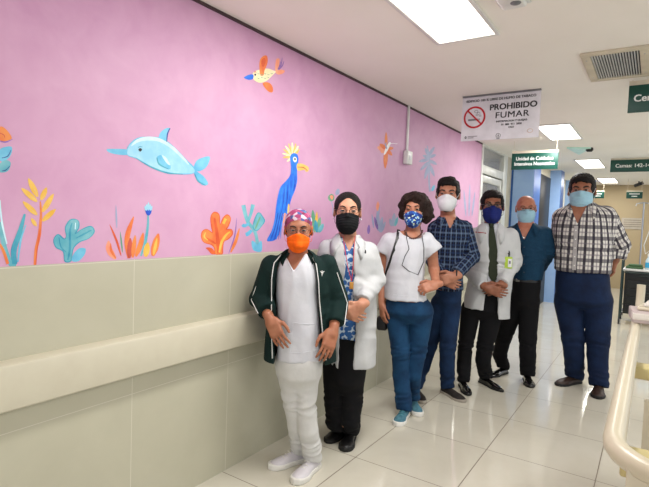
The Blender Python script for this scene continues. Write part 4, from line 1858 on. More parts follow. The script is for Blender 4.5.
# ---------------------------------------------------------------- 3 woman in white t-shirt, bob hair
P = Person((407, 416), 'woman with dark curly bob, white short-sleeved top, jeans and blue trainers')
P.head(193, 227, 414, -.0, yaw=-6, pitch=3, roll=0, skinm=SK[3])
P.neck(P.J(412, 238, .02), .050)
rows = [(299, 384, 427, .152), (280, 385, 424, .132), (262, 386, 425, .13), (250, 386, 427, .125), (242, 387, 427, .112), (236, 392, 423, .095), (231, 399, 418, .07)]
secs = torso(P, rows)
P.body.append(loft(secs, -.012))
top = loft(secs, 0)
sl = [cap(P.J(390, 243, .0), P.J(383, 253, .0), .075, .066), cap(P.J(425, 242, .0), P.J(434, 252, .0), .075, .068)]
sd = [nrm(P.J(383, 253) - P.J(390, 241)), nrm(P.J(434, 252) - P.J(425, 240))]
se = [P.J(383, 253), P.J(434, 253)]
wv = drape(31, 22, 6, (1, 1, .45))
nc3 = ell(P.J(412.5, 232, -.02), (.088, .10, .052))


def topf(Q):
    d = top(Q)
    for a_, dv, e in zip(sl, sd, se):
        d = smin(d, np.maximum(a_(Q), (Q - A(e)) @ A(dv)), .03)
    d = d + .005 * wv(Q)
    return smax(d, -nc3(Q), .004)


lo[2], hi[2] = .7, 1.5
tp = sdf_part('top', topf, lo, hi, .0065, M['whitecotton'], P.root)
hm = [march(topf, x, P.J(405, 295, -.1)[2], off=.0008) for x in np.linspace(secs[0][1] - secs[0][3] * .85, secs[0][1] + secs[0][3] * .85, 16)]
MB().tube(hm, .002, seg=5).build('hem_stitching', M['whitecotton'], tp)
# cord necklace with pendant loop and beaded necklace
g1 = []
for (px, py) in ((407, 226), (406.5, 238), (409, 249), (405, 256), (402, 265), (409, 271), (418, 275), (424, 262), (424, 248), (422, 236), (420, 226)):
    q = P.J(px, py, -.12)
    g1.append(march(topf, q[0], q[2], off=.004) if py > 236 else P.J(px, py, -.085))
MB().tube(g1, .0026, seg=6).build('spectacle_cord', M['ink'], P.root)
nb = MB()
M['bead'] = mat('brown_wood_bead', (92, 52, 40), .4)
for k in range(15):
    a = math.pi * (.06 + .88 * k / 14)
    q = P.J(413.5 - 9 * math.cos(a), 229 + 9.5 * math.sin(a), -.11)
    mm = min(march(topf, q[0], q[2], off=.004)[1], march(P.H(P.hd), q[0], q[2])[1], -.085)
    nb.lathe([(.001, .007), (.0065, .003), (.007, -.003), (.001, -.007)], (q[0], mm, q[2]), seg=8)
nb.build('beaded_necklace', M['bead'], P.root)
Lp = [P.J(386, 247, .0), P.J(382, 278, .03), P.J(382, 304, -.02)]
Rp = [P.J(431, 246, .0), P.J(434, 270, .04), P.J(436, 284, -.10)]
P.arm(Lp, [.042, .034, .026])
P.arm(Rp, [.043, .036, .027])
P.hand(Lp[2] + A(0, 0, -.005), A(.12, -.1, -1), (.9, .5, 0), True, curl=.35, sc=.95, thumb=.4)
P.hand(Rp[2] + A(0, -.01, -.005), A(-.9, -.3, -.28), (-.1, .8, -.6), False, curl=.75, sc=1.0, thumb=.5)
P.face(browz=.034)
mp = bpy.data.materials.new('blue_floral_mask')
mp.use_nodes = True
t_ = NT(mp)
vo = t_.n('ShaderNodeTexVoronoi')
vo.inputs['Scale'].default_value = 85
t_.l(t_.coord(), vo.inputs['Vector'])
sepc = t_.n('ShaderNodeSeparateColor')
t_.l(vo.outputs['Color'], sepc.inputs[0])
cr = t_.n('ShaderNodeValToRGB')
cr.color_ramp.interpolation = 'CONSTANT'
t_.l(sepc.outputs[0], cr.inputs[0])
els = cr.color_ramp.elements
els[0].color = (*lin((16, 44, 112)), 1)
els[1].position = .45
els[1].color = (*lin((30, 90, 178)), 1)
for p_, c_ in ((.7, (150, 196, 226)), (.82, (20, 60, 140)), (.93, (214, 226, 190))):
    e = els.new(p_)
    e.color = (*lin(c_), 1)
t_.l(cr.outputs[0], t_.b.inputs['Base Color'])
t_.b.inputs['Roughness'].default_value = .8
P.mask(mp, 'cup', M['maskloop'], top=.0)
# curly bob
curls = []
rng = random.Random(4)
lump = [ell((0, .03, .05), (.098, .105, .088)), ell((-.072, .012, .0), (.040, .066, .072)), ell((.084, .02, -.005), (.052, .07, .088)),
        ell((0, .09, -.03), (.10, .05, .085)), ell((.058, -.045, .050), (.042, .045, .050)), ell((-.05, -.02, .06), (.045, .06, .045)), ell((.0, -.035, .092), (.06, .055, .04))]
fc3 = ell((-.020, -.115, -.022), (.052, .085, .104))
fcc = ell((0, -.115, -.06), (.072, .080, .080))
w4, w5, w6 = waves(41, 75, 6), waves(42, 160, 6), waves(43, 34, 4)


def hf3(q):
    d = U(lump, .03)(q) + .012 * w4(q) + .006 * w5(q) + .010 * w6(q)
    d = smax(d, -fc3(q), .008)
    d = smax(d, -fcc(q), .008)
    return d


lo_, hi_ = P.bounds([P.HP((x, y, z)) for x in (-.15, .17) for y in (-.13, .18) for z in (-.14, .17)], .01)
sdf_part('hair', P.H(hf3), lo_, hi_, .0045, M['hairbrown'], P.root)
tf = trousers(P, None, [(312, 385, 432, .135), (301, 386, 429, .13), (288, 391, 420, .11)],
              [[(397, 311, 0, .086), (400.5, 352, -.02, .066), (401, 375, 0, .060), (400.5, 402, 0, .060)],
               [(421, 311, .0, .088), (418, 350, .03, .064), (414, 375, .03, .052), (412, 396, .03, .050)]], shoes=[((408, 411), (394, 431)), ((410, 402), (421, 420))], seed=13, crumple=.005)
P.build_body()
finish_trousers(P, tf, M['jeans'])
M['blueshoe'] = mat('slate_blue_suede', (58, 104, 122), .75, col2=(80, 128, 144), nscale=40)
P.shoe(P.Fl(408, 411), P.Fl(394, 431), M['blueshoe'], M['whitesole'], height=.085, w=.048, length=.255, lace=mat('teal_lace', (40, 130, 140), .7), sole=.026)
P.shoe(P.Fl(410, 402), P.Fl(421, 420), M['blueshoe'], M['whitesole'], height=.085, w=.048, length=.255, lace=M['blueshoe'], sole=.026)
P3 = P
# hand bag hung on the shoulder: a thing of its own
bg = thing('handbag', 'small black handbag with long strap hanging at the hip of the woman with curly bob', 'bag', P.root.location.copy(), P.root.rotation_euler.z)
ctr = P.J(383, 322, .04)
MB().box(ctr - A(.045, .035, .06), ctr + A(.035, .03, .045), None, .02).build('body', M['black'], bg)
st = []
st.append(P.J(399, 231.5, .05))
st.append(P.J(398.5, 229.8, .0))
for (px, py) in ((398, 233), (397.5, 238), (394, 250), (390, 262), (386, 274)):
    q = P.J(px, py, -.1)
    st.append(march(topf, q[0], q[2], off=.004))
st += [P.J(380.5, 290, .04), P.J(380, 310, .04)]
band_curve(st, .011, .003).build('strap', M['black'], bg)

# ---------------------------------------------------------------- 4 man with navy plaid shirt
P = Person((440, 395), 'man in a navy blue plaid shirt and jeans wearing a white cup-shaped mask')
P.head(178, 212.5, 447.8, .0, yaw=-4, pitch=0, roll=1, skinm=SK[4], w=1.04)
P.neck(P.J(448, 223, .02), .056)
rows = [(289, 433, 464, .14), (270, 434, 463, .135), (250, 433, 465, .13), (235, 431, 468, .13), (226, 432, 467, .12), (220, 437, 461, .10), (215, 441, 456, .075)]
secs = torso(P, rows)
P.body.append(loft(secs, -.012))
navy = plaid('navy_plaid_cotton', (9, 14, 34), [(0, .062, .0, .006, (104, 126, 156), .48), (1, .062, .0, .006, (104, 126, 156), .4),
                                                   (0, .062, .031, .003, (30, 56, 100), .5), (1, .062, .031, .003, (30, 56, 100), .5)])


def shirt(P, secs, arms, m, vapex, vslope, ncut, seed, col=None, amp=.005, h=.0065, name='shirt', zlo=.6, hem=None, vlean=0, torso_r=.17, k=.03):
    tp = loft(secs, 0)
    wv = drape(seed, 22, 6, (1, 1, .5))
    slv = [(U(chain(a, r), .012), a) for a, r in arms]
    fl = folds_at([(a[1][2], 110) for a, r in arms], .005, seed, .06)
    vc = wedge(vapex[0], .05, vapex[2], vslope, lean=vlean)

    def f(Q):
        d = tp(Q)
        for s_, e in slv:
            dv = nrm(e[-1] - e[-2])
            d = smin(d, np.maximum(s_(Q), (Q - A(e[-1])) @ A(dv)), k)
        d = d + amp * wv(Q) + fl(Q)
        d = smax(d, -vc(Q), .004)
        return smax(d, -ncut(Q), .004)
    lo, hi = P.lo.copy(), P.hi.copy()
    lo[2], hi[2] = zlo, 1.75
    uvb = [((secs[0][1], .0, secs[0][0] - .1), (secs[0][1], .0, secs[-1][0] - .05), torso_r)]
    for a, r in arms:
        for i in range(len(a) - 1):
            uvb.append((a[i], a[i + 1], r[i]))
    o = sdf_part(name, f, lo, hi, h, m, P.root, uvb=uvb)
    return o, f


def placket(P, f, x0, z0, x1, z1, m, bm, parent, n=6):
    pts = [march(f, x0 + (x1 - x0) * t, z0 + (z1 - z0) * t, off=.003) for t in np.linspace(0, 1, 18)]
    band_curve(pts, .015, .003).build('placket', m, parent)
    for k in range(n):
        t = (k + .5) / n
        p = march(f, x0 + (x1 - x0) * t, z0 + (z1 - z0) * t, off=.0075)
        bm_ = bmesh.new()
        bmesh.ops.create_cone(bm_, cap_ends=True, segments=12, radius1=.0055, radius2=.0055, depth=.002, matrix=Matrix.Translation(p) @ Matrix.Rotation(math.pi / 2, 4, 'X'))
        MB().bm(bm_, None).build('button', bm, parent)


La = [P.J(436, 229, .0), P.J(431, 257, .0), P.J(442, 276, -.19)]
Ra = [P.J(464, 229, .0), P.J(471.5, 256, .0), P.J(457, 273, -.19)]
va = P.J(450, 229, -.1)
nc = ell(P.J(448, 214, .0), (.075, .09, .05))
so, sf = shirt(P, secs, [(La, [.068, .062, .050]), (Ra, [.070, .064, .052])], navy, va, .45, nc, 51, torso_r=.16)
collar(P, P.J(448, 220, .02), .070, .075, navy, hgt=.03, wing=.05, gap=.5, drop=.02, parent=so, surf=sf)
M['navybtn'] = mat('dark_button', (40, 50, 70), .4)
placket(P, sf, va[0], va[2] - .01, P.J(448, 284, -.1)[0], P.J(448, 284, -.1)[2], M['navybtn'], M['navybtn'], so, 6) if False else None
P.arm([La[0], La[1], P.J(444, 279, -.22)], [.046, .04, .029])
P.arm([Ra[0], Ra[1], P.J(455, 276, -.22)], [.046, .04, .029])
P.hand(P.J(455, 277, -.22), A(-1, -.2, -.35), (0, 1, 0), False, curl=.55, sc=1.08, thumb=.3)
P.hand(P.J(443, 280, -.20), A(1, .0, -.35), (0, 1, 0), True, curl=.5, sc=1.0, thumb=.3)
wm = MB()
c = P.J(456.5, 274.5, -.21)
wm.tube([c + A(.0, .034 * math.cos(a), .034 * math.sin(a)) for a in np.linspace(0, 6.28, 15)[:-1]], .006, seg=6, closed=True)
wm.build('wristwatch', M['black'], P.root)
P.face(brow=.0046, browz=.032)
M['maskwhite'] = mat('white_respirator', (224, 226, 230), .7)
P.mask(M['maskwhite'], 'cup', top=.006, bulge=1.12, bot=-.112)
P.hair_short(M['hair'], front=.088, seed=3, vol=(0, 0, .006))
# short beard shadow
M['beard'] = mat('dark_stubble', (52, 36, 30), .9, col2=(92, 64, 50), nscale=200)
bd = U([ell((0, -.020, -.040), (.0615, .069, .0755)), ell((0, -.060, -.098), (.025, .023, .019))], .022)
bf = lambda q: smax(smax(bd(q) - .0005, q[:, 2] + .015, .004), q[:, 1] - .005, .004)
lo_, hi_ = P.bounds([P.HP((x, y, z)) for x in (-.09, .09) for y in (-.14, .05) for z in (-.15, .0)], .01)
sdf_part('beard', P.H(bf), lo_, hi_, .005, M['beard'], P.root)
tf = trousers(P, None, [(301, 436, 461, .12), (290, 436, 462, .125), (278, 437, 462, .115)],
              [[(441, 304, 0.02, .085), (430, 345, .10, .062), (424, 365, .10, .055), (419, 388, .06, .052)],
               [(451, 306, 0, .082), (448, 345, -.02, .066), (447, 365, 0, .060), (447, 387, 0, .060)]], shoes=[((414, 392), (423, 404)), ((442, 391), (465, 403))], seed=23, crumple=.006)
P.build_body()
finish_trousers(P, tf, M['jeans2'])
M['brownshoe'] = mat('very_dark_brown_suede', (34, 28, 26), .75)
M['greysole'] = mat('pale_grey_rubber', (168, 160, 148), .6)
P.shoe(P.Fl(414, 392), P.Fl(423, 404), M['brownshoe'], M['greysole'], height=.08, w=.048, length=.28, sole=.018)
P.shoe(P.Fl(442, 391), P.Fl(465, 403), M['brownshoe'], M['greysole'], height=.08, w=.050, length=.29, sole=.018)
P4 = P

# ---------------------------------------------------------------- 5 doctor with tie
P = Person((477, 386), 'man in a white doctor coat with dark olive tie and navy blue face mask')
P.head(190.5, 223, 492.3, .0, yaw=2, pitch=1, roll=0, skinm=SK[5], w=1.05)
P.neck(P.J(491, 231, .02), .056)
rows = [(316, 462, 510, .16), (300, 464, 510, .15), (285, 467, 512, .145), (265, 470, 514, .14), (245, 470, 515, .14), (235, 471, 514, .125), (228, 476, 507, .10), (223, 483, 500, .075)]
secs = torso(P, rows)
P.body.append(loft(secs[3:], -.042))
coat = loft(secs, 0)
Ls = [P.J(475, 236, .0), P.J(467.5, 268, .0), P.J(484, 286, -.2)]
Rs = [P.J(510, 236, .0), P.J(514, 262, .04), P.J(502, 283, -.18)]
slv = [U(chain(Ls, [.072, .066, .052]), .01), U(chain(Rs, [.074, .066, .052]), .01)]
op = front_open(P, [(219, 483, 499), (236, 488.5, 496.5), (262, 489, 497.5), (281, 487, 497.5), (298, 484.5, 497.5), (322, 482.5, 498)], .03)
inner = loft(secs, -.020)
wv5 = drape(61, 18, 6, (1, 1, .5))
fj5 = folds_at([(Ls[1][2] + .01, 110), (Rs[1][2], 110)], .006, 5, .07)
nc5 = ell(P.J(491, 221, .0), (.075, .09, .045))
zr1 = P.J(470, 309.5, -.15)[2]


def coat5(Q):
    d = coat(Q)
    d = smax(d, -op(Q), .006)
    # the left panel hangs a little shorter
    d = np.maximum(d, np.where(Q[:, 0] < op.rows[1][0], zr1 - Q[:, 2], -1))
    for s_, e in zip(slv, (Ls, Rs)):
        dirv = nrm(e[-1] - e[-2])
        d = smin(d, np.maximum(s_(Q), ((Q - A(e[-1])) @ A(dirv))), .025)
    d = d + .006 * wv5(Q) + fj5(Q)
    d = smax(d, -inner(Q), .004)
    return smax(d, -nc5(Q), .004)


lo[2], hi[2] = .6, 1.7
ck = sdf_part('doctor_coat', coat5, lo, hi, .0065, M['coat'], P.root)
collar(P, P.J(491, 228, .02), .074, .08, M['coat'], hgt=.025, wing=.09, gap=.55, drop=.05, parent=ck, fall=.05, surf=coat5)
u5 = loft([s for s in torso(P, rows[2:])], -.021)
va = P.J(492, 226.5, -.1)
vc5 = wedge(va[0], .05, va[2], .6)
und = lambda Q: smax(smax(u5(Q), -vc5(Q), .004), -ell(P.J(491, 219, .0), (.062, .075, .045))(Q), .004)
us = sdf_part('dress_shirt', und, lo, hi, .008, M['whitecotton'], P.root)
collar(P, P.J(491, 226, .02), .062, .066, M['whitecotton'], hgt=.028, wing=.04, gap=.28, drop=.02, parent=us, fall=.025, surf=und)
M['tie'] = cloth('dark_olive_tie', (48, 54, 40), ns=60, b=.15)
tp_ = []
for (px, py) in ((491.5, 226), (492, 235), (493, 250), (493.6, 265), (493.5, 276), (493.2, 282.5)):
    q = P.J(px, py, -.15)
    tp_.append(march(und, q[0], q[2], off=.008))
tie = band_curve(tp_, [.016, .026, .034, .040, .040, .008], .006).build('necktie', M['tie'], P.root)
kq = P.J(491.3, 224.5, -.1)
kp = march(und, kq[0], kq[2] - .01, off=.012)
MB().lathe([(.010, -.020), (.017, -.006), (.021, .010), (.019, .018)], kp, seg=10).build('tie_knot', M['tie'], tie)
em = march(coat5, P.J(480, 232.5, -.1)[0], P.J(480, 232.5, -.1)[2], off=.001)
em2 = march(coat5, em[0] + .05, em[2] - .003, off=.002)
em3 = march(coat5, em[0] - .035, em[2] + .002, off=.002)
MB().tube([em3 - A(0, .004, 0), em - A(0, .006, .0), em2 - A(0, .004, 0)], [.004, .0055, .004], seg=6).build('red_embroidery', mat('red_thread', (168, 60, 64), .7), ck)
pk = [march(coat5, P.J(a, b, -.1)[0], P.J(a, b, -.1)[2], off=.0005) for a, b in ((503, 250), (509, 249.5), (514, 249))]
MB().tube(pk, .0022, seg=5).build('chest_pocket_edge', M['coat'], ck)
pk = [march(coat5, P.J(a, b, -.1)[0], P.J(a, b, -.1)[2], off=.0005) for a, b in ((501, 291), (505, 290.5), (509, 290))]
MB().tube(pk, .0022, seg=5).build('pocket_edge', M['coat'], ck)
P.arm([Ls[0], Ls[1], P.J(486.5, 288, -.23)], [.046, .04, .029])
P.arm([Rs[0], Rs[1], P.J(500, 286, -.21)], [.046, .04, .029])
P.hand(P.J(487, 288, -.23), A(1, -.25, -.28), (0, 1, 0), True, curl=.45, sc=1.08, thumb=.3)
P.hand(P.J(501, 287, -.20), A(-1, -.1, -.45), (0, 1, 0), False, curl=.5, sc=1.05, thumb=.3)
P.face(brow=.0042, browz=.034)
M['masknavy'] = cloth('navy_mask_fabric', (24, 36, 104), b=.1, bs=60)
P.mask(M['masknavy'], 'boat', M['masknavy'], top=.010)
P.glasses(M['blackmetal'], .0019, .026, .014, top_heavy=True)
P.hair_short(M['hair'], front=.088, seed=6)
tf = trousers(P, None, [(310, 465, 504, .13), (296, 467, 505, .135), (280, 469, 505, .12)],
              [[(471.5, 308, 0.0, .085), (465.5, 345, -.02, .066), (464, 362, .0, .060), (463.5, 385, 0, .054)],
               [(493, 308, 0, .092), (485, 346, -.02, .072), (483, 360, 0, .064), (481, 379, 0, .060)]], shoes=[((461, 384), (469, 397)), ((479, 381), (504, 393))], seed=33, crumple=.006)
P.build_body()
finish_trousers(P, tf, M['dblack'])
M['polish'] = mat('polished_black_leather', (16, 15, 16), .15, coat=.6)
P.shoe(P.Fl(461, 384), P.Fl(469, 397), M['polish'], M['soleblack'], height=.075, w=.046, length=.29, sole=.014, point=.5)
P.shoe(P.Fl(479, 381), P.Fl(504, 393), M['polish'], M['soleblack'], height=.075, w=.046, length=.30, sole=.014, point=.6)
P5 = P
# identity badges clipped on the coat pocket
bq = march(coat5, P.J(508.5, 262, -.1)[0], P.J(508.5, 262, -.1)[2], off=.014)
bd_ = thing('identity_badge', 'lime green and white identity card clipped on the pocket of the doctor coat', 'badge', P.root.location.copy(), P.root.rotation_euler.z)
M['lime'] = mat('lime_green_card', (176, 206, 60), .45)
MB().box(bq + A(-.030, -.004, -.052), bq + A(.028, 0, .045), None, .003).build('card', M['lime'], bd_)
MB().box(bq + A(-.005, -.006, -.040), bq + A(.024, -.004, .028), None, .001).build('photo_panel', M['signwhite'], bd_)
MB().box(bq + A(.002, -.008, -.012), bq + A(.016, -.006, .012), None, .001).build('portrait', M['grey'], bd_)
MB().box(bq + A(-.006, -.006, .045), bq + A(.006, .0, .075), None, .002).build('clip', M['ink'], bd_)
MB().tube([bq + A(.006, -.006, .082), bq + A(-.010, -.008, .072), bq + A(.004, -.008, .064), bq + A(-.002, -.007, .095)], .0045, seg=6).build('badge_reel', M['ink'], bd_)

# ---------------------------------------------------------------- 6 bald man
P = Person((512, 379), 'bald man in a dark teal shirt and black trousers wearing a light blue surgical mask')
P.head(195, 223, 526, .0, yaw=4, pitch=4, roll=-3, skinm=SK[6], w=1.06)
P.neck(P.J(526, 230, .02), .06)
rows = [(279, 511, 542, .14), (265, 509, 545, .15), (250, 508, 548, .15), (238, 507, 548, .145), (230, 509, 546, .13), (225, 515, 538, .11), (220, 519, 533, .08)]
secs = torso(P, rows)
P.body.append(loft(secs, -.012))
M['teal_shirt'] = cloth('dark_teal_cotton', (9, 44, 68), col2=(13, 54, 80), ns=120, b=.35)
La = [P.J(511, 234, .0), P.J(507, 256, .08), P.J(514, 272, .2)]
Ra = [P.J(543.5, 234, .0), P.J(548, 252, .02), P.J(540, 268, .16)]
va = P.J(524, 240, -.1)
nc = ell(P.J(526, 221, .0), (.08, .10, .055))
so, sf = shirt(P, secs, [(La, [.072, .064, .052]), (Ra, [.074, .066, .054])], M['teal_shirt'], va, .42, nc, 71, torso_r=.18)
collar(P, P.J(526, 227, .02), .076, .082, M['teal_shirt'], hgt=.03, wing=.06, gap=.6, drop=.03, parent=so, fall=.036, surf=sf)
q0, q1 = P.J(524, 243, -.1), P.J(524, 276, -.1)
placket(P, sf, q0[0], q0[2], q1[0], q1[2], M['teal_shirt'], M['navybtn'], so, 4)
P.arm([La[0], La[1], La[2] + A(.03, .03, -.02)], [.048, .042, .03])
P.arm([Ra[0], Ra[1], Ra[2] + A(-.03, .03, -.02)], [.048, .042, .03])
P.hand(Ra[2] + A(-.03, .03, -.02), A(-1, .2, -.3), (0, -1, 0), False, curl=.5, sc=1.05)
P.hand(La[2] + A(.03, .05, -.03), A(1, .2, -.4), (0, -1, 0), True, curl=.5, sc=1.05)
nk_ = []
for k in range(13):
    a = math.pi * k / 12
    q = P.J(525.5 - 5.5 * math.cos(a), 229 + 9 * math.sin(a), -.1)
    bodyf = U([b for b in P.body if not isinstance(b, tuple)], .02)
    nk_.append(march(bodyf, q[0], q[2], off=.002))
MB().tube(nk_, .0022, seg=5).build('neck_chain', M['steel'], P.root)
P.face(brow=.003, browm=mat('greying_brow', (84, 66, 56), .8), browz=.032)
M['maskblue'] = mat('light_blue_nonwoven', (156, 198, 216), .75)
P.mask(M['maskblue'], 'surgical', top=.006)
P.glasses(M['thinmetal'], .0013, .024, .014)
hr = ell((0, .03, .028), (.0795, .085, .074))
hb6 = lambda q: smax(smax(hr(q), q[:, 2] - .030, .004), -(q[:, 1] - .005), .006)
lo_, hi_ = P.bounds([P.HP((x, y, z)) for x in (-.11, .11) for y in (-.11, .14) for z in (-.1, .1)], .01)
sdf_part('hair', P.H(lambda q: smax(hb6(q), -.04 - q[:, 2], .006)), lo_, hi_, .005, mat('cropped_grey_hair', (120, 104, 96), .9), P.root)
tf = trousers(P, None, [(300, 512, 539, .12), (286, 512, 541, .13), (277, 512, 541, .13)],
              [[(517, 300, 0.02, .095), (503.5, 338, .10, .07), (500, 355, .14, .064), (498, 373, .14, .06)],
               [(529, 302, 0, .092), (527.5, 338, .0, .078), (527.5, 355, 0, .072), (527.5, 380, 0, .066)]], shoes=[((505, 373), (491.5, 377)), ((526, 378), (531, 389))], seed=43, crumple=.004)
P.build_body()
tr = finish_trousers(P, tf, M['dblack'])
bl = [march(tf, x, P.J(526, 280, -.1)[2], off=.001) for x in np.linspace(secs[-0][1] - .12, secs[0][1] + .12, 12)]
band_curve(bl, .018, .004).build('belt', M['shoeblack'], P.root)
bq = march(tf, P.J(518.5, 280, -.1)[0], P.J(518.5, 280, -.1)[2], off=.006)
MB().box(bq - A(.024, .004, .014), bq + A(.024, .002, .014), None, .004).build('belt_buckle', mat('dull_buckle_metal', (120, 118, 112), .4, metal=.8), P.root)
P.shoe(P.Fl(505, 373), P.Fl(491.5, 377), M['polish'], M['soleblack'], height=.075, w=.046, length=.28, sole=.014, point=.4)
P.shoe(P.Fl(526, 378), P.Fl(531, 389), M['polish'], M['soleblack'], height=.075, w=.050, length=.28, sole=.014, point=.3)
P6 = P

# ---------------------------------------------------------------- 7 tall man in white plaid shirt
P = Person((584, 388), 'tall man in a white and black plaid shirt and jeans, rightmost of the group')
P.head(174.5, 209, 581.8, .0, yaw=-2, pitch=1, roll=-1, skinm=SK[7], w=1.10)
P.neck(P.J(582, 218, .02), .068)
rows = [(271, 554, 612, .20), (255, 554, 613, .205), (240, 554, 613, .20), (225, 554, 612, .185), (214, 557, 609, .165), (207, 564, 601, .13), (202, 572, 594, .10)]
secs = torso(P, rows)
P.body.append(loft(secs, -.012))
wp = plaid('white_black_plaid_cotton', (218, 214, 208), [(0, .094, .02, .015, (20, 12, 36), .92), (1, .094, .02, .015, (44, 40, 54), .75),
                                                          (0, .094, .067, .006, (90, 84, 98), .55), (1, .094, .067, .006, (90, 84, 98), .5)])
La = [P.J(563, 218, .05), P.J(560, 245, .16), P.J(570, 262, .26)]
Ra = [P.J(605, 216, .02), P.J(620, 244, .10), P.J(617, 258, .10)]
va = P.J(577.5, 224, -.1)
nc = ell(P.J(583, 205, .0), (.09, .11, .05))
so, sf = shirt(P, secs, [(La, [.092, .082, .066]), (Ra, [.094, .082, .070])], wp, va, .40, nc, 81, torso_r=.25, h=.007, k=.05)
collar(P, P.J(583, 209, .02), .084, .088, wp, hgt=.034, wing=.065, gap=.62, drop=.03, parent=so, fall=.04, surf=sf)
q0, q1 = P.J(576.5, 226, -.1), P.J(574.5, 269, -.1)
placket(P, sf, q0[0], q0[2], q1[0], q1[2], mat('placket_cotton', (170, 166, 166), .8), M['white'], so, 5)
P.arm([La[0], La[1], La[2] + A(.04, .0, -.02)], [.06, .05, .035])
P.arm([Ra[0], Ra[1], P.J(613, 263, .12)], [.06, .05, .036])
P.hand(P.J(613, 263, .12), A(-.6, .25, -.7), (.1, -1, 0), False, curl=.45, sc=1.12)
P.hand(La[2] + A(.04, .0, -.02), A(1, .2, -.5), (0, -1, 0), True, curl=.5, sc=1.1)
P.face(brow=.005, browz=.033)
P.mask(M['maskblue'], 'surgical', top=.007, bulge=1.05)
P.hair_short(M['hair'], thick=.012, front=.086, seed=9, vol=(0, 0, .006))
tf = trousers(P, None, [(300, 555, 612, .19), (285, 555, 611, .19), (262, 557, 609, .18)],
              [[(569, 302, 0, .125), (573, 338, -.02, .094), (574, 355, 0, .082), (574, 377, 0, .080)],
               [(597, 302, 0, .125), (598, 338, -.02, .094), (597.5, 355, 0, .084), (597.5, 383, 0, .080)]], shoes=[((581, 382), (555, 386)), ((599, 387), (597, 402))], seed=53, crumple=.006, body_off=.02)
P.build_body()
tr = finish_trousers(P, tf, M['jeans3'], h=.007)
M['shoebrown'] = mat('dark_brown_leather', (52, 34, 26), .5)
P.shoe(P.Fl(581, 382), P.Fl(555, 386), M['shoebrown'], M['soleblack'], height=.10, w=.056, length=.31, sole=.02)
P.shoe(P.Fl(599, 387), P.Fl(597, 402), M['shoebrown'], M['soleblack'], height=.10, w=.058, length=.31, sole=.02)
P7 = P

# ================================================================= MURAL (flat paint on the plaster)
def pmat(name, c1, c2=None, ns=14):
    return mat(name, c1, .55, col2=c2 or tuple(min(255, c * 1.12 + 10) for c in c1), nscale=ns)


PM = {'lb': pmat('pale_sky_paint', (140, 200, 228), (168, 216, 234)), 'mb': pmat('mid_blue_paint', (88, 172, 212), (120, 196, 224)),
      'hl': pmat('highlight_paint', (182, 214, 234)), 'db': pmat('dark_blue_paint', (30, 60, 130)), 'tq': pmat('turquoise_paint', (84, 166, 184), (128, 190, 200)),
      'tq2': pmat('deep_turquoise_paint', (44, 140, 172), (80, 170, 190)), 'or': pmat('orange_paint', (224, 104, 54), (232, 142, 72)),
      'or2': pmat('dark_orange_paint', (206, 78, 44), (226, 104, 50)), 'yl': pmat('yellow_paint', (226, 170, 52), (238, 196, 96)),
      'bl': pmat('royal_blue_paint', (22, 96, 214), (40, 130, 236)), 'bl2': pmat('cobalt_paint', (20, 64, 180), (30, 90, 210)),
      'cr': pmat('cream_paint', (238, 222, 168), (246, 232, 196)), 'bk': pmat('black_paint', (24, 22, 40)), 'sm': pmat('salmon_paint', (236, 140, 110), (240, 168, 134)),
      'pp': pmat('dusky_purple_paint', (120, 90, 160)), 'sb': pmat('soft_blue_paint', (40, 122, 224), (60, 140, 230)), 'gr': pmat('leaf_green_paint', (88, 150, 120), (120, 176, 140)), 'gy': pmat('misty_blue_paint', (146, 156, 190), (160, 170, 200)),
      'br': pmat('brick_paint', (176, 70, 54)), 'oc': pmat('ochre_paint', (222, 178, 84), (236, 200, 120)), 'wh': pmat('white_paint', (234, 232, 236))}


def crs(pts, closed=True, n=5):
    pts = [np.array(p, float) for p in pts]
    out = []
    N = len(pts)
    for i in range(N if closed else N - 1):
        g = lambda k: pts[k % N] if closed else pts[min(max(k, 0), N - 1)]
        a, b, c, d = g(i - 1), g(i), g(i + 1), g(i + 2)
        for k in range(n):
            t = k / n
            out.append(.5 * ((2 * b) + (c - a) * t + (2 * a - 5 * b + 4 * c - d) * t * t + (3 * b - a - 3 * c + d) * t ** 3))
    if not closed:
        out.append(pts[-1])
    return out


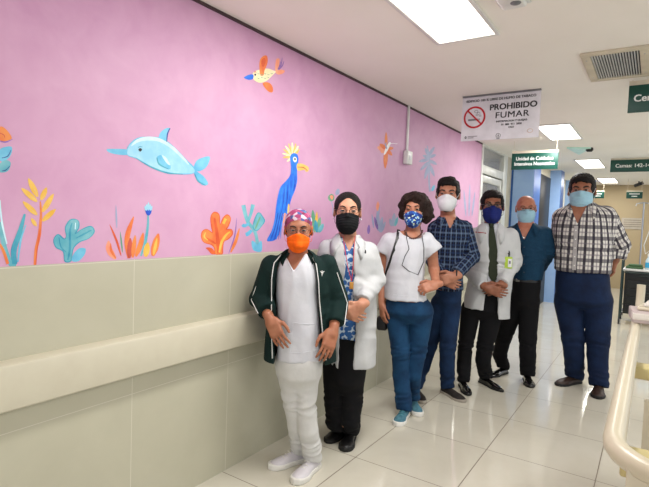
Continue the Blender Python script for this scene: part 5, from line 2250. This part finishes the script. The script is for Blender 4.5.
class Paint:
    def __init__(self):
        self.mb = MB()
        self.k = 0

    def w(self, p, layer):
        q = on_x(p[0], p[1], XW)
        return (XW - .0016 + .00025 * layer + .000012 * self.k, q.y, q.z)

    def poly(self, pts, m, layer=0, sm=True, edge=None, edge_w=1.2):
        pts = crs(pts) if sm else pts
        self.k += 1
        vs = [self.w(p, layer) for p in pts]
        self.mb.add(vs, [tuple(range(len(vs)))], PM[m])
        if edge:
            q = list(pts) + [pts[0], pts[1]]
            self.ribbon([np.array(a, float) for a in q], [edge_w * (.4 + .6 * abs(math.sin(i * .21))) for i in range(len(q))], edge, layer)
        return self

    def ribbon(self, pts, ws, m, layer):
        self.k += 1
        n = len(pts)
        L, R = [], []
        for i, p in enumerate(pts):
            t = pts[min(i + 1, n - 1)] - pts[max(i - 1, 0)]
            t = t / (np.linalg.norm(t) + 1e-9)
            nn = np.array((-t[1], t[0]))
            L.append(self.w(p + nn * ws[i] / 2, layer))
            R.append(self.w(p - nn * ws[i] / 2, layer))
        self.mb.add(L + R, [(i, i + 1, n + i + 1, n + i) for i in range(n - 1)], PM[m])

    def stroke(self, pts, wid, m, layer=1):
        pts = crs(pts, False)
        self.k += 1
        n = len(pts)
        ws = np.interp(np.linspace(0, 1, n), np.linspace(0, 1, len(wid)), wid)
        L, R = [], []
        for i, p in enumerate(pts):
            t = pts[min(i + 1, n - 1)] - pts[max(i - 1, 0)]
            t = t / (np.linalg.norm(t) + 1e-9)
            nn = np.array((-t[1], t[0]))
            L.append(self.w(p + nn * ws[i] / 2, layer))
            R.append(self.w(p - nn * ws[i] / 2, layer))
        self.mb.add(L + R, [(i, i + 1, n + i + 1, n + i) for i in range(n - 1)], PM[m])
        return self

    def done(self, name, label):
        o = self.mb.build(name, None, wall_left)
        o['label'] = label
        return o


# dolphin
p = Paint()
C = lambda x, y: (100 + x / 5.408, 120 + y / 5.408)
p.poly([C(*q) for q in ((150, 152), (175, 118), (215, 96), (270, 92), (325, 98), (370, 122), (420, 165), (465, 215), (512, 262), (505, 288), (440, 292), (370, 285), (300, 262), (240, 232), (195, 205), (150, 190))], 'lb', 1, edge='mb')
p.poly([C(*q) for q in ((38, 158), (90, 156), (152, 160), (168, 180), (140, 190), (90, 186), (50, 175))], 'mb', 0)
p.poly([C(*q) for q in ((318, 100), (328, 68), (355, 46), (380, 44), (368, 72), (362, 122), (340, 118))], 'mb', 0)
p.stroke([C(*q) for q in ((380, 44), (366, 75), (362, 120))], [1, 1.4, .6], 'db', 2)
p.poly([C(*q) for q in ((508, 262), (520, 225), (550, 205), (594, 198), (588, 235), (565, 265), (530, 278))], 'mb', 0)
p.poly([C(*q) for q in ((510, 270), (535, 285), (565, 308), (586, 345), (560, 354), (530, 330), (512, 298))], 'mb', 0)
p.stroke([C(*q) for q in ((512, 290), (532, 330), (572, 354))], [.6, 1.6, .8], 'tq2', 2)
p.stroke([C(*q) for q in ((195, 205), (240, 234), (300, 264), (370, 287), (450, 293))], [.4, 1.0, 1.6, 1.6, .5], 'tq2', 2)
p.poly([C(*q) for q in ((308, 202), (330, 190), (360, 215), (382, 245), (378, 266), (345, 255), (318, 230))], 'mb', 2)
p.stroke([C(*q) for q in ((308, 204), (322, 240), (372, 266))], [.8, 1.6, .6], 'tq2', 3)
p.poly([C(*q) for q in ((335, 192), (355, 200), (372, 225), (380, 245), (360, 232))], 'hl', 3)
p.stroke([C(*q) for q in ((170, 140), (205, 112), (260, 100), (320, 108), (380, 140), (440, 195), (480, 240))], [1, 3, 4, 3.4, 3, 2.4, 1], 'hl', 2)
p.poly([C(*q) for q in ((208, 160), (218, 152), (228, 160), (218, 171))], 'bk', 4)
p.stroke([C(*q) for q in ((205, 148), (218, 144), (230, 146))], [.5, .7, .4], 'tq2', 4)
p.done('painted_dolphin', 'light blue painted dolphin swimming left on the pink wall')

# flying bird
p = Paint()
C = lambda x, y: (240 + x / 9.74, 50 + y / 9.74)
p.poly([C(*q) for q in ((125, 230), (150, 205), (200, 190), (270, 180), (330, 200), (350, 212), (310, 255), (260, 300), (200, 320), (150, 300), (125, 268))], 'cr', 1)
p.poly([C(*q) for q in ((40, 268), (90, 240), (130, 240), (128, 280), (85, 290))], 'bl', 2)
p.poly([C(*q) for q in ((200, 245), (190, 170), (195, 100), (225, 60), (262, 55), (272, 100), (262, 150), (240, 200), (230, 245))], 'or', 2)
p.poly([C(*q) for q in ((212, 150), (210, 100), (240, 75), (250, 110), (235, 160))], 'or2', 3)
p.poly([C(*q) for q in ((222, 325), (260, 312), (300, 330), (322, 370), (318, 410), (285, 408), (245, 370))], 'or', 2)
p.poly([C(*q) for q in ((345, 205), (345, 150), (355, 90), (385, 85), (385, 140), (368, 195), (400, 190), (438, 200), (425, 225), (380, 240), (350, 225))], 'sm', 0)
for a, b, c in (((375, 190), (400, 150), (412, 75)), ((382, 192), (415, 150), (428, 110)), ((370, 185), (388, 150), (395, 110))):
    p.stroke([C(*a), C(*b), C(*c)], [.5, .9, .4], 'pp', 3)
for k in range(9):
    x, y = 170 + (k % 5) * 32, 225 + (k // 5) * 36 + (k % 2) * 10
    p.stroke([C(x, y), C(x + 12, y + 8), C(x + 22, y + 2)], [.3, .6, .3], 'gr', 3)
p.poly([C(*q) for q in ((140, 240), (148, 230), (158, 240), (148, 252))], 'bk', 4)
p.stroke([C(140, 222), C(148, 208), C(158, 222)], [.4, .7, .4], 'or2', 3)
p.done('painted_flying_bird', 'small yellow painted bird with orange wings flying near the ceiling')

# tall blue bird
p = Paint()
C = lambda x, y: (260 + x / 4.235, 135 + y / 4.235)
for x, y, m in ((100, 60, 'oc'), (108, 46, 'cr'), (122, 36, 'oc'), (137, 32, 'cr'), (152, 36, 'oc'), (163, 46, 'cr'), (168, 60, 'oc'), (96, 78, 'cr'), (98, 95, 'oc'), (115, 112, 'cr')):
    p.stroke([C(138, 95), C((138 + x) / 2 + 2, (92 + y) / 2), C(x, y)], [1.2, 2.6, 1.0], m, 0)
p.poly([C(*q) for q in ((128, 95), (138, 78), (156, 80), (164, 100), (160, 130), (158, 160), (158, 195), (150, 230), (135, 268), (126, 300), (118, 335), (106, 330), (92, 345), (86, 400), (70, 440), (45, 450), (30, 445), (50, 405), (62, 360), (68, 310), (76, 260), (88, 220), (110, 195), (128, 170), (132, 135))], 'bl', 1)
p.poly([C(*q) for q in ((158, 122), (180, 122), (205, 135), (206, 152), (195, 156), (188, 148), (160, 150))], 'oc', 2)
p.stroke([C(160, 136), C(185, 138), C(202, 152)], [.5, .8, .4], 'br', 3)
for a in range(7):
    x = 34 + a * 9
    p.stroke([C(72 + a * 5, 330), C(60 + a * 5, 390), C(x, 452 - a * 2)], [.8, 1.4, .3], 'bl2' if a % 2 else 'sb', 2)
for (x0, y0, x1, y1) in ((95, 225, 80, 330), (110, 205, 98, 300), (125, 190, 118, 280), (140, 170, 136, 240), (135, 130, 134, 165)):
    p.stroke([C(x0, y0), C((x0 + x1) / 2 + 3, (y0 + y1) / 2), C(x1, y1)], [.5, 1.4, .4], 'sb', 3)
for (x0, y0, x1, y1) in ((104, 225, 90, 330), (118, 210, 108, 320), (150, 190, 140, 240)):
    p.stroke([C(x0, y0), C((x0 + x1) / 2 + 3, (y0 + y1) / 2), C(x1, y1)], [.4, 1.3, .4], 'bl2', 3)
p.poly([C(*q) for q in ((140, 100), (147, 92), (155, 98), (154, 112), (145, 114))], 'wh', 3)
p.poly([C(*q) for q in ((144, 101), (149, 97), (152, 103), (148, 108))], 'bk', 4)
p.stroke([C(104, 318), C(98, 345), C(96, 372)], [3.0, 4.2, 3.0], 'sm', 0)
p.stroke([C(122, 292), C(121, 312), C(118, 332)], [1.2, 2.0, 1.0], 'oc', 2)
p.done('painted_blue_bird', 'tall blue painted bird with cream crest and ochre beak')

# leaves and corals; leaf(base, tip, width)
def leaf(p, a, b, w_, m, layer=1, bend=0):
    mid = ((a[0] + b[0]) / 2 + bend, (a[1] + b[1]) / 2)
    p.stroke([a, mid, b], [w_ * .35, w_, w_ * .9, w_ * .15], m, layer)


p = Paint()
C = lambda x, y: (x / 2.865, 110 + y / 2.865)
p.stroke([C(100, 448), C(104, 400), (39.5, 235), C(118, 300), C(116, 262)], [2.4, 3.2, 3.2, 2.4, 1.4], 'or', 1)
p.stroke([C(103, 446), C(107, 400), C(115, 345)], [.8, 1.0, .5], 'or2', 2)
for a, b, w_ in (((108, 248), (82, 196), 6), ((106, 262), (62, 224), 5.6), ((106, 300), (66, 262), 5.6), ((118, 258), (134, 222), 5.5), ((122, 292), (154, 240), 5.6), ((122, 318), (160, 284), 5.4), ((104, 332), (90, 310), 4)):
    leaf(p, C(*a), C(*b), w_, 'yl', 2)
    leaf(p, C(a[0] + 2, a[1] + 1), C((a[0] * .4 + b[0] * .6) + 3, (a[1] * .4 + b[1] * .6) + 4), 1.4, 'oc', 3)
p.done('painted_yellow_plant', 'yellow leafed plant with an orange stem painted at the left')

p = Paint()
p.stroke([(0, 222), (4, 245), (10, 262), (16, 266)], [3, 5, 6, 5], 'tq', 1)
p.stroke([(25, 214), (20, 232), (14, 250), (15, 264)], [2, 5, 6, 5], 'tq2', 2)
p.stroke([(26, 225), (21, 240), (18, 262)], [1, 2, 1.6], 'mb', 1)
p.stroke([(0, 244), (4, 252), (8, 264)], [2, 3, 3], 'or', 2)
p.stroke([(0, 200), (2, 222), (7, 244)], [1, 2, 1.2], 'hl', 3)
p.done('painted_seaweed', 'turquoise seaweed painted at the left photo edge')
p = Paint()
p.poly([(0, 127), (6, 129), (12, 138), (6, 141), (0, 140)], 'or', 1)
p.stroke([(0, 141), (6, 142), (13, 139)], [.8, 1.6, .4], 'pp', 2)
p.stroke([(0, 133), (4, 135), (5, 138)], [.8, .9, .4], 'br', 3)
p.poly([(0, 150), (5, 147), (12, 147), (11, 155), (5, 161), (0, 160)], 'mb', 1)
p.poly([(0, 164), (6, 160), (11, 163), (8, 171), (0, 172)], 'tq', 1)
p.stroke([(2, 158), (8, 156), (11, 150)], [.6, 1, .4], 'db', 2)
p.stroke([(2, 171), (6, 170), (10, 166)], [.6, 1, .4], 'db', 2)
p.done('painted_shell_creature', 'orange and blue painted creature cut by the left photo edge')

p = Paint()
C = lambda x, y: (x / 2.71, 100 + y / 2.706)
p.poly([C(*q) for q in ((176, 436), (172, 410), (152, 398), (146, 378), (158, 364), (174, 376), (180, 368), (178, 345), (192, 324), (212, 326), (214, 345), (204, 362), (222, 350), (246, 342), (256, 356), (242, 374), (216, 384), (200, 400), (196, 420), (192, 436))], 'tq', 1, edge='tq2')
p.poly([C(*q) for q in ((196, 436), (198, 420), (214, 402), (232, 402), (230, 418), (214, 436))], 'mb', 1)
p.stroke([C(160, 372), C(166, 398), C(180, 412)], [.8, 1.6, .6], 'tq2', 2)
p.stroke([C(196, 332), C(190, 356), C(190, 400), C(184, 434)], [1.0, 2, 2.4, 1.4], 'tq2', 2)
p.stroke([C(248, 352), C(226, 364), C(206, 374)], [1, 1.8, .6], 'tq2', 2)
p.stroke([C(205, 332), C(204, 350)], [.8, 1.2], 'hl', 3)
p.done('painted_turquoise_coral', 'turquoise rounded coral painted beside the yellow plant')

p = Paint()
C = lambda x, y: (100 + x / 6.957, 195 + y / 6.957)
leaf(p, C(110, 445), C(62, 318), 6.5, 'sm', 1, -3)
leaf(p, C(112, 442), C(75, 335), 2.6, 'or', 2, -2)
leaf(p, C(148, 422), C(68, 205), 2.2, 'or2', 1, 1)
leaf(p, C(200, 440), C(236, 150), 5.5, 'or', 1, -4)
leaf(p, C(205, 440), C(212, 300), 5.5, 'br', 2, 0)
leaf(p, C(228, 436), C(246, 280), 4.6, 'or', 2, 0)
leaf(p, C(250, 428), C(302, 262), 5.2, 'or', 1, 1)
leaf(p, C(318, 430), C(334, 330), 6.4, 'yl', 2, 0)
leaf(p, C(368, 424), C(408, 268), 7.5, 'or', 1, 0)
leaf(p, C(372, 420), C(398, 300), 3.0, 'yl', 2, 0)
leaf(p, C(118, 230), C(112, 70), 1.8, 'gy', 1, 0)
leaf(p, C(158, 400), C(142, 255), 1.6, 'gr', 1, 0)
p.stroke([C(286, 425), C(316, 330), C(334, 215), C(336, 140)], [1.6, 3, 2.4, 1.6], 'tq', 1)
for dx in (-26, -14, 0, 14, 26):
    leaf(p, C(338, 135), C(338 + dx, 50 + abs(dx)), 3.0, 'lb', 2)
for dx in (-20, -7, 7, 20):
    leaf(p, C(338, 142), C(338 + dx, 100 + abs(dx) * .3), 2.4, 'bl2', 3)
p.done('painted_reed_cluster', 'cluster of orange and yellow reeds with one blue flower')

p = Paint()
C = lambda x, y: (190 + x / 6.956, 195 + y / 6.957)
p.poly([C(*q) for q in ((178, 410), (172, 370), (150, 345), (100, 330), (82, 295), (88, 255), (118, 238), (158, 262), (150, 215), (146, 150), (172, 120), (204, 140), (210, 205), (232, 160), (262, 138), (284, 165), (268, 215), (255, 238), (290, 240), (296, 272), (268, 305), (238, 325), (228, 370), (224, 410))], 'or', 1, edge='or2')
p.poly([C(*q) for q in ((150, 410), (128, 385), (110, 368), (140, 365), (162, 378), (178, 410))], 'or2', 1)
p.stroke([C(200, 408), C(196, 330), C(185, 240), (214.6, 218)], [3, 4, 3, 2], 'or2', 2)
p.stroke([C(205, 400), C(220, 330), C(250, 280), C(280, 255)], [1.6, 2.4, 2, 1.2], 'yl', 2)
p.stroke([C(110, 260), C(100, 290), C(125, 315)], [.8, 1.4, .8], 'yl', 3)
p.stroke([C(232, 200), C(250, 165)], [2.4, 2.6], 'yl', 2)
p.stroke([C(110, 300), C(150, 320), C(180, 340)], [1.5, 2.2, 1.4], 'or2', 2)
p.done('painted_orange_coral', 'orange lobed coral painted above the tile edge')

p = Paint()
leaf(p, C(270, 408), C(326, 160), 1.2, 'pp', 1, 2)
leaf(p, C(284, 400), C(345, 232), 3.2, 'or', 1, 1)
p.done('painted_thin_reeds', 'two thin painted reeds between the orange and turquoise corals')

p = Paint()
p.stroke([C(475, 388), C(465, 300), C(445, 240), C(400, 180), C(372, 70)], [5, 3, 3.6, 3.4, 4.2], 'tq', 1)
p.stroke([C(402, 190), C(425, 130), C(440, 66)], [3, 3, 4], 'tq', 1)
p.stroke([C(410, 200), C(380, 215), C(366, 205)], [2.4, 3.4, 3.4], 'mb', 1)
p.stroke([C(430, 245), C(405, 270), C(388, 276)], [3, 4, 3.6], 'mb', 1)
p.poly([C(*q) for q in ((440, 225), (448, 180), (470, 130), (488, 125), (505, 150), (520, 180), (500, 215), (465, 248))], 'tq', 1, edge='tq2')
p.stroke([C(455, 235), C(478, 180), C(490, 150)], [1.4, 1.8, 1], 'gr', 2)
p.poly([C(*q) for q in ((430, 320), (450, 325), (470, 345), (490, 320), (502, 330), (498, 392), (450, 390), (432, 360))], 'mb', 1)
p.done('painted_branching_coral', 'branching turquoise coral painted left of the tall blue bird')

# between the two women
p = Paint()
C = lambda x, y: (270 + x / 6.957, 200 + y / 6.957)
for a, b, w_, m in (((315, 225), (298, 70), 5, 'gr'), ((318, 225), (328, 80), 3, 'yl'), ((330, 225), (350, 120), 4.4, 'gr'), ((340, 225), (372, 165), 4.5, 'tq'), ((325, 225), (318, 140), 4, 'tq2')):
    leaf(p, C(*a), C(*b), w_, m, 1)
p.done('painted_green_tuft', 'green leafy tuft painted between the first two women')
p = Paint()
C = lambda x, y: (310 + x / 6.49, 180 + y / 6.49)
p.poly([C(*q) for q in ((120, 105), (140, 90), (158, 105), (156, 130), (135, 138), (120, 125))], 'gr', 1)
p.poly([C(*q) for q in ((130, 108), (143, 98), (152, 112), (142, 128))], 'sm', 2)
p.poly([C(*q) for q in ((165, 80), (178, 58), (192, 62), (190, 90), (172, 98))], 'gy', 1)
p.stroke([C(140, 138), C(150, 180), C(150, 230)], [1, .8, .8], 'gy', 0)
p.done('painted_small_flower', 'small faded flower painted behind the woman with the black mask')
p = Paint()
for a, b, w_, m in (((445, 330), (438, 200), 4, 'gy'), ((455, 340), (470, 240), 4, 'gy'), ((440, 200), (442, 140), 3.4, 'sm'), ((440, 320), (420, 240), 3, 'pp'), ((462, 340), (490, 270), 3, 'gy'),
                    ((380, 350), (384, 290), 3, 'pp'), ((540, 300), (548, 215), 4, 'gy'), ((532, 300), (520, 250), 3.4, 'gy'), ((552, 300), (570, 240), 3, 'tq')):
    leaf(p, C(*a), C(*b), w_, m, 1)
p.done('painted_purple_reeds', 'dusky purple and blue reeds painted left of the curly haired woman')
# humming bird flower
p = Paint()
C = lambda x, y: (370 + x / 4.06, 100 + y / 4.058)
for (x, y, w_) in ((66, 130, 3), (30, 192, 6), (44, 212, 6), (62, 278, 4.6), (96, 195, 3.6), (90, 225, 4), (40, 178, 4)):
    leaf(p, C(66, 198), C(x, y), w_, 'or' if y % 4 else 'sm', 1)
p.stroke([C(58, 222), C(68, 200), C(80, 176), C(84, 172)], [1, 3, 2.2, .6], 'wh', 2)
p.stroke([C(82, 178), C(95, 176), C(112, 178)], [.5, .4, .3], 'wh', 2)
p.stroke([C(68, 198), C(64, 182), C(66, 172)], [1.4, 1.4, .4], 'gy', 3)
p.done('painted_hummingbird', 'white hummingbird painted over an orange flower left of the switch box')
p = Paint()
p.stroke([C(244, 372), C(240, 320), C(242, 240), C(232, 185)], [1.6, 1.8, 1.6, 1], 'gy', 1)
for (x0, y0, x1, y1) in ((240, 250, 205, 285), (240, 240, 200, 250), (242, 235, 215, 225), (242, 245, 272, 262), (242, 232, 268, 222), (240, 225, 262, 190), (240, 262, 222, 320), (242, 262, 262, 310), (238, 225, 225, 195)):
    leaf(p, C(x0, y0), C(x1, y1), 3.4, 'gy', 1)
leaf(p, C(252, 370), C(262, 345), 3, 'mb', 1)
p.done('painted_palm', 'pale grey blue palm painted above the man in navy plaid')
p = Paint()
for (x0, y0, x1, y1) in ((466, 216, 464, 190), (469, 216, 470, 184), (472, 216, 475, 192), (377, 225, 380, 205), (374, 228, 372, 214)):
    leaf(p, (x0, y0), (x1, y1), 1.8, 'gy', 1)
p.done('painted_pale_grass', 'pale blue grass blades painted near the end of the pink wall')
